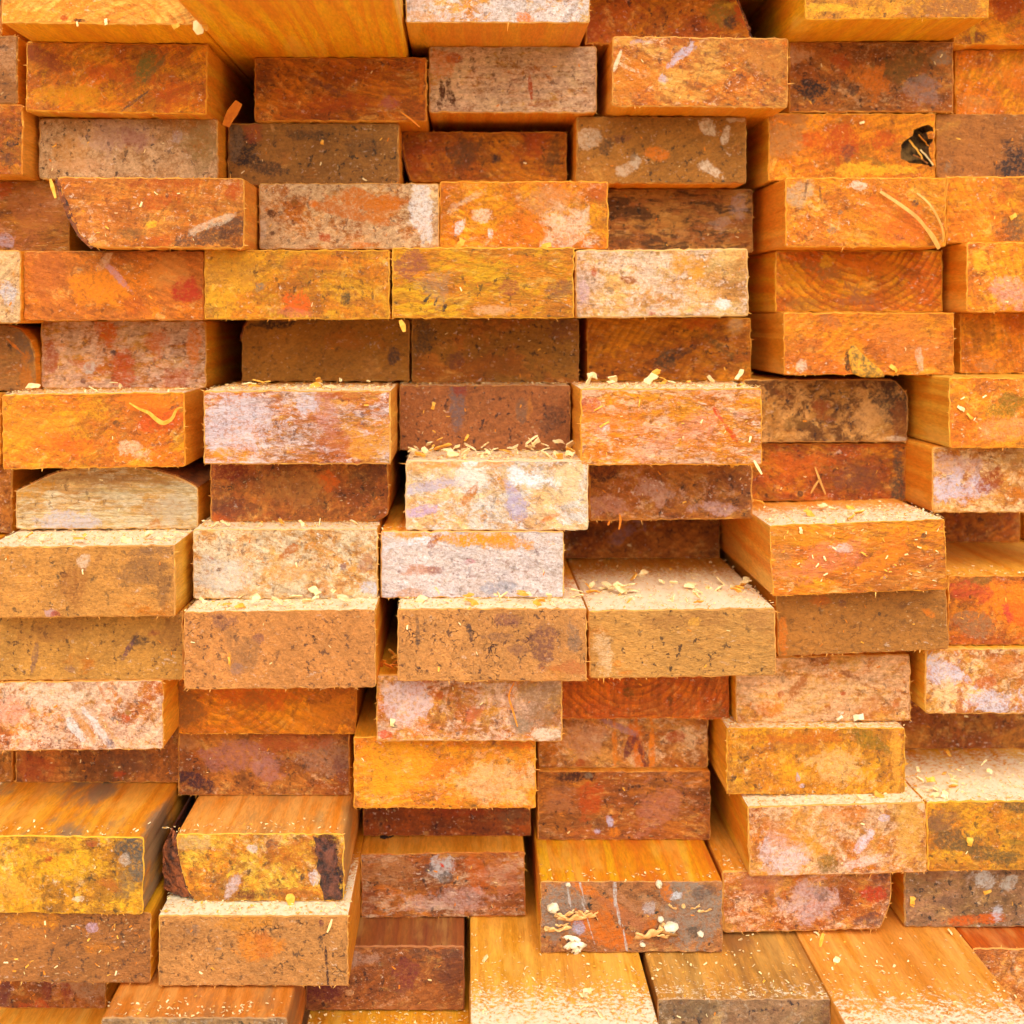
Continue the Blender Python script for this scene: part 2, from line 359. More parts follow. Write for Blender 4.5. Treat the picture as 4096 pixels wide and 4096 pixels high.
M_FUNG = noise_mat('pale fungus', (246, 232, 200), (226, 196, 150), 160.0, 0.7)
M_FUNGT = noise_mat('tan fungus', (240, 194, 128), (222, 160, 90), 200.0, 0.7)
M_KNOT = noise_mat('knot wood', (222, 152, 30), (98, 74, 30), 420.0, 0.7, 0.8)
M_HOLE = noise_mat('rotten hollow', (58, 40, 26), (160, 118, 66), 140.0, 0.95, 0.9, 0.002)

# ------------------------------------------------------------------ plank data (picture units of a 1932 wide view)
PL = []
def P(key, x0, y0, x1, y1, d, sty, label, roll=0.0, spots=(), **kw):
    s = dict(S[sty])
    for k in list(kw):
        if k in s: s[k] = kw.pop(k) if k != 'side' else s[k]
    PL.append(dict(key=key, x0=x0, y0=y0, x1=x1, y1=y1, d=d, s=s, label=label, roll=roll, spots=list(spots), **kw))

# --- course at the top edge
P('z0', -330, -70, 4, 66, .80, 'maroon', 'dark plum plank end, a sliver beside the freshly cut pale plank')
P('a0', 4, -120, 374, 45, .75, 'fresh', 'pale orange freshly cut plank end with growth rings and splintered edge', .5,
  [(120, 35, 9, 5, 0, RD, .9), (150, 39, 12, 4, 0, (90, 40, 20), .9), (100, -10, 60, 10, -20, (240, 150, 60), .4)], pithpx=(195, 110), ringf=1500., c2=(238, 146, 60), dark=(200, 110, 44))
P('b0', 306, -222, 736, -30, .657, 'fresh', 'clean golden plank jutting far out overhead, its wide flame-grained underside showing', 0,
  pithpx=(560, -40), side=((254, 182, 34), (240, 136, 6)))
P('c0', 765, -88, 1113, 43, .783, 'white', 'white crusted plank end with a bright yellow underside, beside the frayed rust plank', 0,
  [(800, 30, 30, 8, 10, PK, .8), (990, 34, 14, 8, 0, OR, .8), (790, 0, 20, 26, 0, PK, .5), (900, 5, 40, 4, -20, AM, .6)], fc=.7)
P('d0', 1105, -32, 1418, 83, .853, 'rust', 'rust orange plank end with a frayed, mossy right corner', 0,
  [(1365, 30, 26, 30, 20, OL, .8), (1400, 20, 10, 30, -20, RD, .7), (1380, 45, 16, 12, 0, BK, .7), (1380, 8, 20, 12, 0, YL, .5), (1130, 50, 30, 30, 0, RU, .6)],
  outline=[(1105, -32), (1380, -32), (1390, 0), (1402, 30), (1411, 55), (1418, 83), (1105, 83)], fuzz=2.2)
P('e0', 1518, -77, 1865, 27, .797, 'amber', 'yellow and brown plank jutting out overhead, its flat golden underside facing down', -.6,
  [(1790, 8, 70, 30, 5, (160, 100, 50), .9), (1560, 14, 40, 8, 0, YL, .6)], side=((254, 184, 44), (240, 150, 16)))
P('f0', 1800, -30, 2115, 83, .86, 'orange', 'orange plank end with a yellow streak, behind the yellow overhanging plank', 0,
  [(1845, 68, 20, 14, 0, (110, 60, 40), .8), (1835, 60, 5, 24, 0, YL, .6), (1900, 10, 30, 20, 0, RU, .6)])
# --- the unseen course added above the frame, which keeps the daylight out of the slots
for _i in range(7):
    _x = -330 + _i * 362
    P('t%d' % _i, _x, 600 - (541 + 104) / .81, _x + 360, 600 - 541 / .81, .81, 'orange', 'plank of the uppermost course, just above the picture')
P('z6', -345, 742, 0, 873, .83, 'orange', 'plank end just outside the left edge beside the fiery orange one')  # this and the next four: neighbours added to stop light leaking in at the sides
P('y8', -394, 1030, -34, 1165, .80, 'mud', 'plank end just outside the left edge beside the torn knot plank')
P('y9', -380, 1164, -18, 1284, .80, 'mud', 'plank end just outside the left edge beside the plum crescent plank')
P('x10', -400, 1285, -44, 1416, .80, 'pink', 'plank end just outside the left edge beside the barred peach plank')
P('g8', 1943, 925, 2260, 1032, .95, 'rust', 'plank end just outside the right edge, beyond the narrow black gap')
# --- course 2
P('z1', -305, 67, 33, 197, .80, 'dirt', 'dull brown plank end, upper of two left of the green-stained plank', 0, [(8, 90, 8, 5, 0, BK, .6), (10, 158, 8, 4, 0, BK, .6), (15, 110, 30, 40, 0, PK, .4)])
P('a1', 49, 78, 391, 213, .80, 'orange', 'smooth orange plank end with a grey-green fan-shaped stain', 1.0,
  [(78, 112, 60, 18, 20, (150, 70, 30), .8), (272, 125, 16, 46, 28, (120, 108, 50), .85), (300, 120, 7, 34, 40, (110, 100, 56), .7), (262, 185, 34, 3, -38, (96, 74, 60), .8),
   (330, 185, 40, 24, -20, RD, .6), (215, 140, 70, 14, 6, (196, 84, 14), .6), (130, 180, 60, 20, 0, AM, .7)], fc=.12, ring=.35, pithpx=(200, 170), fleck=.15)
P('b1', 480, 95, 805, 229, .84, 'rust', 'dark rust orange plank end under the golden overhanging plank', 0,
  [(610, 160, 40, 8, 25, PU, .7), (735, 195, 14, 12, 0, (170, 90, 80), .7), (500, 150, 22, 50, 0, DB, .45), (795, 140, 5, 60, 0, OR, .5), (640, 195, 60, 14, 0, RU, .5)], fc=.08, dc=.1)
P('c1', 809, 87, 1126, 213, .85, 'pink', 'dusty pink plank end with dark brown drips at its lower left corner', 0,
  [(835, 170, 5, 16, -10, DB, .95), (850, 180, 7, 22, -16, DB, .95), (830, 192, 5, 12, 0, DB, .9), (846, 155, 4, 7, 20, DB, .9), (830, 168, 4, 3, 0, DB, .9), (890, 112, 5, 6, 0, DB, .8),
   (860, 108, 14, 8, 0, RU, .7), (1001, 165, 3, 28, -6, RU, .9), (1030, 195, 22, 8, 0, (150, 80, 30), .7), (832, 120, 20, 30, 0, OR, .5)], ang=4, st=1.3, fc=.74, c1=(224, 162, 92), film=(230, 200, 168))
P('d1', 1155, 70, 1487, 197, .825, 'pink', 'pinkish tan plank end with a lilac crusty streak and yellow side', .7,
  [(1285, 105, 38, 8, -42, LV, .9), (1250, 150, 10, 10, 0, LV, .8), (1205, 80, 24, 5, 0, LV, .5), (1165, 115, 3, 18, 20, CR, .7), (1182, 128, 12, 3, 25, CR, .7), (1200, 150, 40, 40, 0, (206, 120, 40), .6), (1430, 110, 50, 16, 30, (200, 130, 60), .6)], fc=.45)
P('e1', 1489, 79, 1801, 201, .86, 'maroon', 'mottled plank end with a sooty black blotch, white bloom and rust patches', 0,
  [(1530, 165, 30, 22, 10, BK, .9), (1610, 170, 10, 10, 0, BK, .7), (1575, 165, 10, 14, 0, BK, .6), (1715, 125, 60, 34, -8, (110, 84, 40), .7), (1770, 110, 18, 16, 0, GY, .8), (1640, 150, 30, 34, 0, OR, .7),
   (1590, 120, 20, 20, 0, RU, .7), (1500, 105, 26, 16, 0, PK, .6), (1745, 170, 40, 26, 0, (160, 130, 120), .6)], fc=.5, fa=.55)
P('f1', 1803, 94, 2120, 212, .875, 'orange', 'plain burnt orange plank end under the one with the yellow streak', 0, [(1920, 140, 40, 20, 0, OR, .6), (1850, 195, 40, 20, 0, TN, .5)], fc=.2)
# --- course 3
P('z2', -300, 197, 43, 328, .80, 'rust', 'speckled orange brown plank end with a rounded corner, below the dull brown one', 0, [(20, 270, 10, 8, 0, BK, .5), (15, 300, 12, 10, 0, BK, .5)], dc=.4, speck=.8)
P('a2', 73, 216, 411, 338, .82, 'dirt', 'greyish tan plank end with a pinkish centre, above the bark-edged plank', 0,
  [(250, 262, 26, 22, 0, (140, 74, 50), .8), (230, 250, 60, 40, 0, (190, 146, 124), .5), (335, 258, 14, 14, 20, (190, 170, 170), .6), (375, 270, 40, 50, 0, (150, 120, 70), .6), (130, 290, 30, 30, 0, (196, 130, 60), .5), (150, 312, 60, 14, 0, PK, .5)], fc=.62, fa=.7, film=(220, 180, 140), dust=(192, 142, 88), crack=.1)
P('b2', 430, 215, 753, 343, .845, 'dirt', 'earthy brown plank end with black scuffs down its left edge', 0,
  [(458, 290, 24, 26, 15, BK, .85), (500, 315, 40, 14, 10, BK, .7), (440, 245, 14, 10, 0, BK, .6), (475, 245, 16, 22, 0, (170, 80, 50), .6), (513, 240, 5, 24, -12, (206, 150, 90), .8), (600, 257, 16, 10, 0, BK, .5), (560, 255, 20, 10, 0, BK, .5), (690, 275, 30, 20, 0, BK, .35), (440, 275, 14, 34, 0, (150, 120, 90), .6)])
P('c2', 757, 232, 1070, 342, .885, 'rust', 'shadowed rust plank end with a chipped lower left corner and charcoal smudges', 0,
  [(880, 285, 40, 26, -20, (104, 66, 36), .8), (935, 300, 10, 9, 0, BK, .8), (1045, 285, 12, 46, 12, (90, 62, 30), .6), (1010, 260, 20, 30, 0, RU, .5), (790, 290, 30, 40, 0, RU, .4)],
  outline=[(757, 232), (1070, 232), (1070, 342), (775, 342), (766, 310), (759, 280)], fc=.2)
P('d2', 1088, 220, 1408, 339, .86, 'dirt', 'tan brown plank end with whitish scuffs near its right edge', 0,
  [(1335, 240, 14, 18, -20, PW, .75), (1368, 255, 8, 24, 20, PW, .7), (1340, 320, 30, 12, 30, PW, .7), (1390, 225, 20, 8, 0, PW, .5), (1180, 260, 16, 10, 0, PU, .6), (1144, 278, 12, 14, 0, BK, .6), (1198, 303, 9, 12, 0, GY, .7), (1238, 290, 20, 10, 0, OR, .7), (1112, 260, 20, 20, 0, PW, .4), (1185, 318, 26, 12, -30, PW, .5)], dust=(176, 116, 50))
P('e2', 1450, 209, 1765, 334, .86, 'orange', 'orange plank end with a ragged rotted hollow near its right edge', 0,
  [(1590, 275, 36, 32, 0, RD, .85), (1600, 290, 14, 18, 0, PU, .7), (1475, 268, 50, 40, 0, TN, .75), (1675, 262, 40, 16, -10, (200, 80, 14), .7), (1660, 320, 60, 12, 0, YL, .8), (1650, 305, 36, 4, 24, OL, .6), (1540, 262, 20, 14, 0, (210, 90, 20), .7), (1500, 222, 36, 10, 0, (170, 110, 60), .6)],
  fc=.15, hole=[(1700, 274), (1712, 262), (1722, 256), (1724, 245), (1740, 238), (1752, 235), (1760, 241), (1761, 248), (1748, 250), (1752, 262), (1760, 262), (1760, 266), (1752, 280), (1755, 296), (1762, 312), (1756, 316), (1738, 309), (1716, 308), (1700, 300), (1699, 288)])
P('f2', 1767, 215, 2085, 331, .865, 'dirt', 'smooth brown plank end whose dark waney edge curves up on the right', 0, [(1925, 310, 50, 40, -40, BK, .9), (1790, 310, 8, 14, 10, GY, .6)], crack=.1, speck=.3, dust=(172, 108, 50))
# --- course 4
P('z3', -210, 342, 131, 471, .83, 'maroon', 'reddish brown plank end with diagonal saw marks, left of the bark-edged plank', 0, [(8, 355, 14, 24, 30, RD, .7), (10, 455, 14, 12, 0, LV, .5), (60, 400, 60, 50, 0, (186, 108, 58), .6)], ang=35, st=1.8)
P('a3', 105, 335, 461, 468, .785, 'orange', 'reddish orange plank end cut short at lower left by a slanting bark edge', .4,
  [(410, 440, 70, 20, -20, (100, 66, 46), .85), (450, 452, 40, 16, 0, DB, .7), (250, 440, 40, 12, 0, (130, 90, 50), .6), (440, 362, 20, 14, -30, RD, .8), (315, 376, 40, 16, -20, RD, .6), (400, 420, 50, 8, -24, PW, .5), (285, 423, 12, 8, 0, YL, .8), (300, 455, 36, 10, 0, RD, .6), (290, 345, 70, 12, 0, RU, .5), (315, 370, 4, 4, 0, BK, .8)],
  outline=[(107, 335), (461, 335), (461, 468), (176, 468), (152, 445), (132, 410), (118, 375)], fc=.45, fleck=.8, c1=(228, 156, 66), c2=(212, 122, 44), film=(238, 200, 150), fuzz=1.6)
P('b3', 489, 346, 828, 467, .83, 'pink', 'pale plank end with an orange band across its upper middle and white right side', 0,
  [(690, 380, 90, 16, 5, (206, 112, 30), .85), (650, 400, 80, 10, 12, (200, 110, 40), .8), (720, 400, 40, 20, 0, (206, 116, 30), .7), (795, 410, 22, 50, 0, WH, .7), (513, 403, 9, 7, 20, DB, .85), (556, 382, 8, 8, 0, (130, 80, 30), .8), (515, 440, 6, 4, 0, DB, .8), (610, 450, 12, 9, 0, RD, .8), (690, 462, 24, 6, 0, OR, .7), (590, 385, 10, 8, 0, OR, .8), (495, 430, 8, 30, 0, PW, .5)], fc=.7, film=(232, 198, 156))
P('c3', 828, 342, 1148, 472, .835, 'orange', 'bright orange plank end spattered with white, right half dusted pinkish', 0,
  [(1070, 430, 50, 40, 30, PW, .65), (1030, 375, 40, 30, 0, (200, 140, 90), .6), (870, 385, 50, 10, -30, PW, .4), (910, 405, 14, 12, 0, PW, .7), (925, 440, 7, 10, 0, WH, .8), (865, 430, 8, 16, 20, WH, .7), (1130, 360, 20, 20, 0, RU, .5), (1000, 430, 40, 30, 20, OR, .7)], fc=.42, film=(242, 200, 156))
P('d3', 1105, 357, 1420, 471, .89, 'dirt', 'deep set dark brown plank end with pale mould freckles and a rounded corner', 0,
  [(1395, 385, 16, 26, 0, (180, 150, 140), .5), (1360, 420, 26, 14, 0, (180, 150, 130), .5), (1400, 450, 26, 12, 0, (170, 90, 30), .6), (1180, 450, 30, 14, 0, DB, .5), (1290, 440, 12, 12, 0, (196, 140, 80), .6)], ang=80, st=1.8, dc=.35, blotch=.9, fc=.4, c1=(192, 132, 66), c2=(164, 102, 44), c3=(88, 54, 28), dust=(164, 108, 54))
P('e3', 1482, 335, 1785, 466, .83, 'orange', 'orange pink plank end with dry straws hanging down its right half', 0,
  [(1725, 383, 12, 7, -20, (92, 60, 50), .9), (1700, 449, 14, 7, 0, PU, .7), (1570, 435, 10, 6, -10, GY, .7), (1505, 366, 30, 20, 0, (190, 156, 120), .7), (1520, 360, 3, 18, 10, BK, .6), (1548, 366, 3, 18, -5, BK, .6), (1620, 350, 20, 10, 0, PW, .7), (1700, 410, 60, 40, 30, (220, 100, 40), .5), (1585, 400, 6, 6, 0, GY, .7)], fc=.45)
P('f3', 1786, 333, 2100, 455, .85, 'orange', 'orange plank end with a small yellow chip stuck beside a dark smudge at right', 0, [(1915, 430, 26, 22, -20, (120, 84, 50), .8), (1890, 375, 12, 14, 0, RD, .6), (1905, 350, 14, 8, 0, RD, .5)], fc=.3)
# --- course 5
P('z4', -305, 472, 39, 603, .805, 'pink', 'pinkish white plank end at the edge beside the one with an orange oval', 0, [(12, 555, 24, 30, 0, (196, 186, 186), .7)], fc=.75)
P('a4', 42, 474, 384, 603, .81, 'orange', 'rust plank end with a bright orange oval crossed by a pink streak', 0,
  [(190, 540, 56, 36, 20, (238, 136, 10), .9), (225, 525, 40, 7, 48, (206, 140, 130), .9), (200, 490, 12, 22, 45, PK, .7), (270, 530, 10, 22, 0, OR, .7), (355, 550, 24, 24, -40, (180, 50, 30), .85), (85, 515, 40, 40, 0, (186, 96, 44), .6), (150, 508, 10, 6, 0, GY, .7), (320, 510, 40, 34, 0, (212, 134, 64), .6), (250, 575, 20, 16, 0, RD, .4)], fc=.3, c1=(206, 118, 50))
P('b4', 386, 468, 735, 602, .80, 'amber', 'golden tan plank end with a glossy orange patch low in the middle', 0,
  [(565, 575, 26, 20, 0, (226, 100, 10), .9), (556, 590, 46, 10, 0, (206, 110, 80), .6), (490, 542, 9, 10, 0, GY, .8), (652, 565, 9, 14, 20, (70, 60, 40), .8), (684, 553, 4, 8, 0, BK, .7), (703, 557, 3, 8, 0, BK, .6), (440, 510, 50, 30, 0, (206, 140, 50), .6), (600, 495, 60, 14, 0, OR, .4)], fc=.4)
P('c4', 740, 467, 1083, 600, .80, 'amber', 'golden tan plank end with black diagonal nicks at lower left', 0,
  [(805, 565, 4, 14, 36, BK, .95), (822, 570, 3, 12, 20, BK, .9), (838, 580, 5, 10, 20, BK, .9), (775, 500, 34, 26, -20, (150, 86, 66), .75), (960, 540, 14, 12, 0, (160, 84, 50), .7), (1060, 545, 26, 16, -20, (130, 84, 60), .6), (940, 585, 40, 10, 0, PK, .7), (830, 540, 30, 30, 0, (160, 130, 100), .5), (985, 490, 50, 10, 0, OR, .5)], ang=-30, st=1.6)
P('d4', 1086, 470, 1412, 596, .83, 'pale', 'pale cream plank end with small rust marks, below the deep set brown one', -.6,
  [(1188, 528, 18, 6, 12, (150, 80, 20), .85), (1245, 565, 8, 8, 0, (180, 100, 40), .7), (1150, 548, 7, 7, 0, GY, .8), (1122, 512, 6, 8, 0, RU, .7), (1300, 500, 40, 26, 20, AM, .6), (1320, 555, 30, 22, 0, (230, 170, 90), .6), (1365, 575, 14, 10, 0, WH, .7), (1098, 560, 12, 30, 0, (206, 170, 180), .6), (1230, 590, 10, 8, 0, RU, .6)], c1=(228, 180, 112))
P('e4', 1463, 467, 1779, 588, .87, 'orange', 'amber plank end with orange arcs and a brown muddy patch low in the middle', 0,
  [(1615, 560, 40, 26, 10, (170, 104, 62), .9), (1550, 510, 34, 16, 20, (168, 108, 50), .8), (1510, 575, 30, 14, 0, (160, 110, 50), .6), (1640, 495, 60, 26, 0, (230, 124, 4), .7), (1560, 495, 16, 14, 0, YL, .7), (1500, 530, 30, 30, 0, AM, .6)], fc=.1, ring=.9, pithpx=(1620, 430), c1=(234, 160, 36), c2=(214, 108, 10), c3=(190, 96, 20))
P('f4', 1824, 457, 2140, 588, .84, 'orange', 'orange plank end with yellow splinters and lilac bloom, behind it a yellow flank', 0, [(1850, 480, 16, 30, 0, YL, .6), (1910, 545, 50, 34, 0, (222, 160, 140), .6)], fleck=.9, fc=.4)
# --- course 6
P('z5', -260, 612, 67, 738, .84, 'dirt', 'brown plank end with a curved peeling top corner beside a dark gap', 0, [(50, 650, 20, 30, -40, (120, 90, 66), .7), (30, 655, 30, 3, 42, OR, .8), (50, 720, 14, 50, 0, (196, 110, 30), .7)],
  outline=[(-260, 612), (10, 612), (38, 620), (56, 640), (66, 668), (67, 738), (-260, 738)])
P('a5', 69, 605, 389, 733, .85, 'pink', 'pinkish plank end streaked with vertical rust runs, beside the black gap', 0,
  [(200, 625, 18, 34, -14, (206, 96, 20), .9), (160, 690, 40, 6, 20, RD, .5), (230, 700, 20, 40, 10, (196, 80, 30), .7), (95, 670, 12, 30, 0, (176, 80, 40), .7), (300, 640, 20, 30, 0, (206, 100, 30), .6), (214, 665, 7, 5, 30, (80, 60, 56), .9), (170, 694, 11, 9, -30, (216, 196, 176), .9), (157, 718, 5, 5, 0, PU, .8), (365, 660, 14, 40, 0, OR, .6), (330, 715, 24, 20, 0, RU, .5)], ang=80, st=1.5, fc=.66, film=(232, 196, 160))
P('b5', 456, 603, 772, 719, .875, 'dirt', 'shadowed brown plank end with a dark bark-lipped top corner by the black gap', 0, [(510, 610, 50, 12, -8, (60, 40, 30), .9), (742, 670, 9, 14, 0, (80, 56, 50), .8), (640, 640, 60, 20, 0, (180, 100, 20), .5)],
  outline=[(470, 603), (772, 603), (772, 719), (456, 719), (456, 640), (460, 618)], crack=0, speck=.3, dust=(182, 116, 48))
P('c5', 777, 601, 1092, 718, .875, 'maroon', 'dark chocolate plank end with a thin straw, right of the bark-lipped one', 0, [(800, 640, 20, 30, 0, (80, 60, 44), .7), (860, 680, 14, 14, 0, PU, .7), (1060, 620, 30, 20, 0, PU, .6), (950, 690, 80, 20, 0, (150, 84, 30), .6)], dc=.6, fc=.2, dust=(170, 106, 44))
P('d5', 1108, 600, 1417, 716, .885, 'rust', 'amber brown plank end with olive black streaks on its lower right', 0, [(1260, 685, 20, 20, 0, (80, 70, 50), .7), (1280, 670, 40, 8, -25, BK, .6), (1370, 665, 50, 10, 40, (100, 76, 36), .7), (1320, 610, 30, 16, 0, (206, 96, 20), .6), (1385, 620, 16, 20, 0, (170, 140, 110), .5)], ang=-30, st=1.4, c1=(216, 144, 44), c2=(190, 104, 24))
P('e5', 1479, 590, 1800, 714, .85, 'orange', 'vivid orange plank end with a loose yellow knot low in the middle', 0,
  [(1565, 605, 16, 10, 30, (176, 104, 50), .9), (1600, 682, 6, 34, 0, (70, 44, 20), .9), (1590, 706, 30, 6, 0, (230, 96, 10), .8), (1510, 690, 14, 10, 0, PW, .6), (1735, 675, 6, 20, -10, PW, .6), (1720, 640, 70, 50, 40, (222, 130, 60), .45)], fc=.38, c1=(238, 146, 20), c2=(230, 118, 10), ang=60, st=1.4)
P('f5', 1812, 590, 2130, 710, .87, 'orange', 'orange plank end with fine white spatter, right of the knotted plank', 0, [(1860, 690, 20, 14, 0, TN, .6), (1910, 610, 30, 16, 0, RU, .5)], fc=.28)
# --- course 7
P('a6', 4, 742, 349, 873, .80, 'orange', 'fiery orange plank end carrying a curled pale shaving', -.8,
  [(270, 760, 50, 16, 10, (238, 124, 14), .8), (250, 845, 30, 22, 0, (236, 190, 150), .75), (80, 800, 70, 40, 0, (224, 140, 50), .5), (300, 800, 40, 20, 0, (224, 84, 10), .6), (330, 770, 18, 4, -20, (120, 70, 50), .7), (310, 838, 30, 3, -10, (110, 60, 40), .6), (220, 798, 6, 5, 0, (80, 50, 30), .7), (130, 840, 60, 20, 0, (226, 96, 14), .5)], fc=.36, dusted=.6)
P('b6', 384, 737, 737, 866, .785, 'pink', 'lavender white plank end flecked with rust grain under a ledge of cream sawdust', 0,
  [(445, 800, 80, 50, 0, (214, 200, 204), .7), (640, 830, 60, 26, 30, (176, 92, 50), .7), (615, 770, 24, 40, 0, (190, 120, 100), .6), (700, 840, 40, 30, 0, (222, 150, 60), .7), (420, 855, 40, 12, 0, AM, .6), (640, 745, 50, 8, 0, RU, .5), (580, 765, 20, 14, 0, (206, 196, 204), .6)], fc=.6, film=(226, 208, 196), dusted=.9, ang=5, st=1.5)
P('c6', 754, 727, 1076, 845, .857, 'dirt', 'matt brown plank end with a grey wedge stain, behind the heap of cream chips', 0,
  [(862, 770, 14, 40, 0, (120, 96, 90), .85), (866, 735, 12, 14, 0, (150, 60, 36), .8), (998, 760, 7, 40, 6, (206, 130, 60), .5), (1040, 790, 24, 24, 0, (92, 58, 40), .7), (985, 765, 10, 26, 0, (120, 96, 76), .6)], dc=.95, crack=.15, dust=(176, 110, 58), dusted=.5)
P('d6', 1095, 733, 1438, 864, .80, 'orange', 'glossy orange plank end speckled white with a red diagonal scar', 0,
  [(1360, 790, 5, 36, -34, (206, 76, 10), .95), (1385, 825, 5, 20, -34, (206, 76, 10), .9), (1115, 760, 20, 14, 0, (180, 70, 50), .7), (1150, 770, 10, 6, 0, PW, .8), (1140, 808, 10, 8, 0, WH, .7), (1290, 820, 90, 30, -25, (224, 140, 110), .4), (1160, 790, 60, 30, 0, OR, .6)], fc=.60, film=(246, 210, 180), fleck=.7, dusted=.9, ang=-30, st=1.5)
P('e6', 1403, 716, 1716, 834, .88, 'dirt', 'tan and dark brown mottled plank end with its top right corner cut off', 0,
  [(1690, 760, 40, 40, 20, (66, 44, 30), .9), (1640, 725, 50, 10, 0, DB, .6), (1700, 800, 16, 30, 0, (130, 70, 30), .8), (1548, 765, 14, 12, 0, (140, 66, 20), .9), (1480, 745, 30, 10, 20, (130, 66, 20), .7), (1560, 790, 24, 8, 10, (140, 70, 24), .7), (1500, 800, 20, 10, 0, (130, 90, 40), .6), (1640, 790, 30, 24, 0, (206, 150, 90), .6), (1690, 828, 24, 5, 0, PW, .5)],
  outline=[(1403, 716), (1685, 716), (1695, 724), (1705, 735), (1716, 747), (1716, 834), (1403, 834)], dc=.35, blotch=.95, dust=(212, 150, 82), c1=(212, 152, 84), c2=(180, 114, 52), c3=(104, 58, 24), fleck=.2)
P('f6', 1791, 712, 2110, 841, .82, 'orange', 'orange plank end with a dark olive oval at its edge and a broad golden flank', 0, [(1905, 765, 40, 18, -24, (140, 104, 30), .8), (1820, 790, 20, 20, 0, RU, .4), (1900, 810, 50, 20, 0, (226, 150, 100), .5)], fc=.42, fleck=.8)
# --- course 8
P('z7', -300, 877, 23, 990, .84, 'maroon', 'narrow strip of a brown plank end beside the arched bark-topped one', 0)
P('a7', 30, 879, 373, 998, .82, 'pale', 'pale plank end with an arched rough top, under the fiery orange one', 0,
  [(190, 905, 130, 10, 0, (170, 120, 70), .6), (60, 925, 30, 14, -20, AM, .6), (130, 980, 50, 24, 0, (206, 196, 200), .7), (320, 960, 50, 30, 0, (200, 180, 150), .6), (290, 990, 10, 14, 0, (196, 120, 40), .7), (345, 900, 20, 14, 20, (200, 120, 40), .6)],
  outline=[(30, 926), (60, 913), (85, 900), (110, 891), (140, 885), (180, 880), (225, 878), (265, 882), (300, 889), (335, 900), (358, 911), (373, 920), (373, 998), (30, 998)], ang=-4, st=2., fuzz=1.5)
P('b7', 397, 867, 733, 990, .82, 'maroon', 'deep red brown plank end with an orange glint, lower right corner chipped away', 0,
  [(430, 885, 40, 20, 0, (120, 36, 16), .8), (620, 905, 20, 16, 20, (216, 100, 10), .8), (540, 920, 60, 40, 0, (180, 118, 60), .6), (450, 960, 60, 20, 0, (90, 44, 34), .6), (410, 985, 30, 16, 0, (196, 90, 20), .7), (690, 880, 40, 20, 0, (96, 56, 40), .6)],
  outline=[(397, 867), (733, 867), (733, 972), (712, 983), (690, 990), (397, 990)], fc=.3)
P('c7', 765, 869, 1110, 998, .80, 'white', 'white plank end washed with lilac and peach under a heap of cream chips', 0,
  [(820, 915, 60, 14, -12, LV, .85), (890, 895, 40, 30, -40, (244, 226, 206), .6), (975, 950, 18, 40, -8, (176, 160, 186), .75), (1000, 905, 44, 16, 10, (236, 236, 240), .8), (885, 932, 8, 22, 38, (190, 112, 50), .85), (1040, 975, 24, 5, -24, (206, 120, 60), .7), (790, 965, 30, 8, -12, (190, 160, 196), .7), (880, 875, 100, 7, 0, (228, 150, 70), .7), (805, 885, 50, 10, 0, (222, 160, 80), .5), (1070, 900, 30, 40, 0, (236, 200, 150), .7), (885, 876, 14, 6, 0, WH, .8)], fc=.58, c1=(240, 204, 156), c2=(228, 170, 106), dusted=1.0)
P('d7', 1111, 866, 1428, 981, .845, 'maroon', 'pinkish maroon plank end, dark at its upper left, below the glossy orange one', -.8,
  [(1140, 885, 40, 20, -20, (72, 34, 24), .9), (1160, 880, 60, 10, -10, (160, 80, 20), .5), (1240, 925, 50, 24, 30, (206, 160, 140), .6), (1290, 880, 60, 12, 0, (190, 110, 40), .6), (1360, 960, 50, 14, 0, (206, 166, 160), .6), (1160, 950, 40, 20, 0, (196, 140, 120), .5)], fc=.5)
P('e7', 1395, 837, 1709, 947, .885, 'rust', 'shaded orange plank end turning dark grey brown along its right edge', 0,
  [(1694, 890, 16, 60, 0, (92, 70, 50), .9), (1625, 905, 40, 20, 0, PU, .7), (1640, 890, 50, 40, 0, (120, 66, 30), .4), (1510, 932, 5, 5, 0, BK, .8), (1500, 880, 60, 20, 0, (210, 100, 12), .6)])
P('f7', 1759, 843, 2080, 958, .835, 'pink', 'lilac white plank end with a rust patch and a golden flank', 0, [(1800, 920, 50, 30, 0, (206, 190, 200), .8), (1870, 905, 20, 26, 30, (150, 66, 24), .85), (1810, 875, 50, 18, 0, (206, 166, 150), .6), (1920, 870, 30, 20, 0, (160, 110, 60), .5)], fc=.6)
